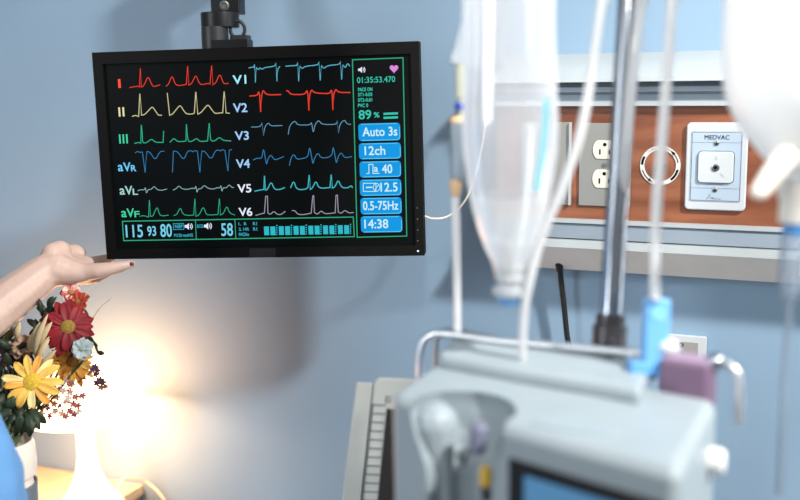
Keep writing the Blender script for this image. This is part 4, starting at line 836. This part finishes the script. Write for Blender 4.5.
bm = bmesh.new(); ball(bm, rp_(668, 347, -.012), .0095, (1.1, 1, .85)); cyl(bm, rp_(668, 347, -.012), rp_(655, 352, -.012), .006); link('clamp_screw', bm, white, rf)
q_ = rp_(610, 350.5); qq = on_pole(q_.z); bm = bmesh.new(); cyl(bm, q_, qq, .006); link('rail_bracket', bm, dark, rf)
bm = bmesh.new(); cyl(bm, rp_(645, 362, .0), rp_(650, 380, .0), .007); link('rail_foot', bm, rubber, rf)
# purple block
pc = P(688, 384, RD(688) - .012); Mb = Matrix.Translation(pc) @ Matrix.Rotation(math.atan2(uB.y, uB.x), 4, 'Z')
bm = bmesh.new(); box(bm, -.0205, .0205, -.014, .014, -.020, .022, Mb); pbk = thing('clamp_block', 'dusky purple square clamp block on the chrome rail, above the pump corner', 'clamp', pc)
link('block', bm, mat('purple_plastic', (112, 88, 112), .5), pbk, bevel=.003)
bm = bmesh.new(); box(bm, -.0185, .0185, -.012, .012, .0215, .0235, Mb); link('block_top', bm, mat('purple_lit', (146, 124, 146), .45), pbk)  # top face painted a lighter purple, as if lit from above
# blue roller clamp
bd = .86
bl = thing('roller_clamp', 'bright blue plastic tube clamp standing on the pump beside the pole', 'tube clamp', P(655, 360, bd))
bm = bmesh.new(); c1 = P(657, 298, bd); c2 = P(654, 366, bd); zz = (c1 - c2).normalized(); X_ = (CR - zz * CR.dot(zz)).normalized(); Y_ = zz.cross(X_)
MC = Matrix((X_, Y_, zz)).transposed().to_4x4(); MC.translation = c2; box(bm, -.0108, .0108, -.008, .008, 0, (c1 - c2).length, MC); link('clamp_body', bm, mat('clamp_blue', (100, 160, 216), .4), bl, bevel=.003, seg=3)
bm = bmesh.new(); box(bm, -.022, .008, -.009, .009, -.008, .004, MC); link('clamp_foot', bm, mat('clamp_blue_dark', (90, 152, 208), .4), bl, bevel=.002)
bm = bmesh.new(); cyl(bm, c2 + zz * .045 - Y_ * .009 * (1 if Y_.dot(CF) > 0 else -1), c2 + zz * .045 + Y_ * .002, .006, 20); link('roller', bm, mat('roller_blue', (120, 180, 230), .4), bl)

# ------------------------------------------------------------------ beige device behind the pump
DY = at(375, 400, -.42).y
dv = thing('bedside_computer', 'beige tilted screen unit with side vents, standing behind the pump', 'monitor', (at(390, 500, DY).x, DY + .06, 0))
g_ = lambda x, y, Y=DY: at(x, y, Y)
bei = mat('device_beige', (200, 200, 190), .5, var=.03); bei2 = mat('device_light_beige', (208, 208, 198), .5, var=.03)
bm = bmesh.new(); prism(bm, [g_(356.8, 382), g_(373, 383), g_(361, 500), g_(354, 570), g_(334, 570), g_(342, 500)], ray(380, 410) * .10); link('side_panel', bm, bei, dv, bevel=.0015)
bm = bmesh.new(); prism(bm, [g_(374.2, 383.5), g_(378, 377.5), g_(400, 378), g_(470, 382), g_(460, 570), g_(355, 570), g_(362, 500)], ray(392, 392) * .10); cb_ = link('case', bm, bei2, dv, bevel=.003)
bm = bmesh.new()
for k in range(20):
    y = 404.5 + k * 8.7; xa = 372.4 - (y - 404) * .104; xb = 385.4 - (y - 404) * .088
    a, b = g_(xa, y, DY - .0008), g_(xb, y + .6, DY - .0008); prism(bm, [a, b, b - up3 * .0009, a - up3 * .0009], (0, .0012, 0))
a = [g_(372.3, 404, DY - .0007), g_(373, 404, DY - .0007), g_(360.5, 520, DY - .0007), g_(359.8, 520, DY - .0007)]; prism(bm, a, (0, .0008, 0))
link('vent_slots', bm, mat('slot_dark', (70, 70, 66), .7), dv, smooth=False)
bm = bmesh.new(); prism(bm, [g_(386.5, 409, DY - .002), g_(452, 413, DY - .002), g_(444, 560, DY - .002), g_(371.5, 560, DY - .002)], (0, .004, 0)); link('screen', bm, mat('screen_brown_black', (52, 46, 44), .25), dv)
bm = bmesh.new(); f5 = lambda x, z: Vector((x, DY - .0009, z))
for y in (396.5, 399.5, 402): ribbon(bm, [(g_(386.2, y).x, g_(386.2, y).z), (g_(391.5, y + .3).x, g_(391.5, y + .3).z)], .0008, f5)
ribbon(bm, [(g_(386.4, 396).x, g_(386.4, 396).z), (g_(385.8, 402.5).x, g_(385.8, 402.5).z)], .0008, f5); link('case_mark', bm, mat('slot_dark', (70, 70, 66), .7), dv, smooth=False)
lowz = g_(390, 570).z
cart = thing('equipment_cart', 'plain metal cart carrying the beige screen unit', 'cart', (g_(390, 570).x, DY + .06, 0))
cx_ = g_(400, 570).x
bm = bmesh.new(); box(bm, cx_ - .10, cx_ + .16, DY - .04, DY + .22, lowz - .02, lowz); link('shelf', bm, steel, cart)
for x in (cx_ - .09, cx_ + .15):
    for y in (DY - .03, DY + .21):
        bm = bmesh.new(); cyl(bm, (x, y, 0), (x, y, lowz - .02), .010); link('leg', bm, steel, cart)
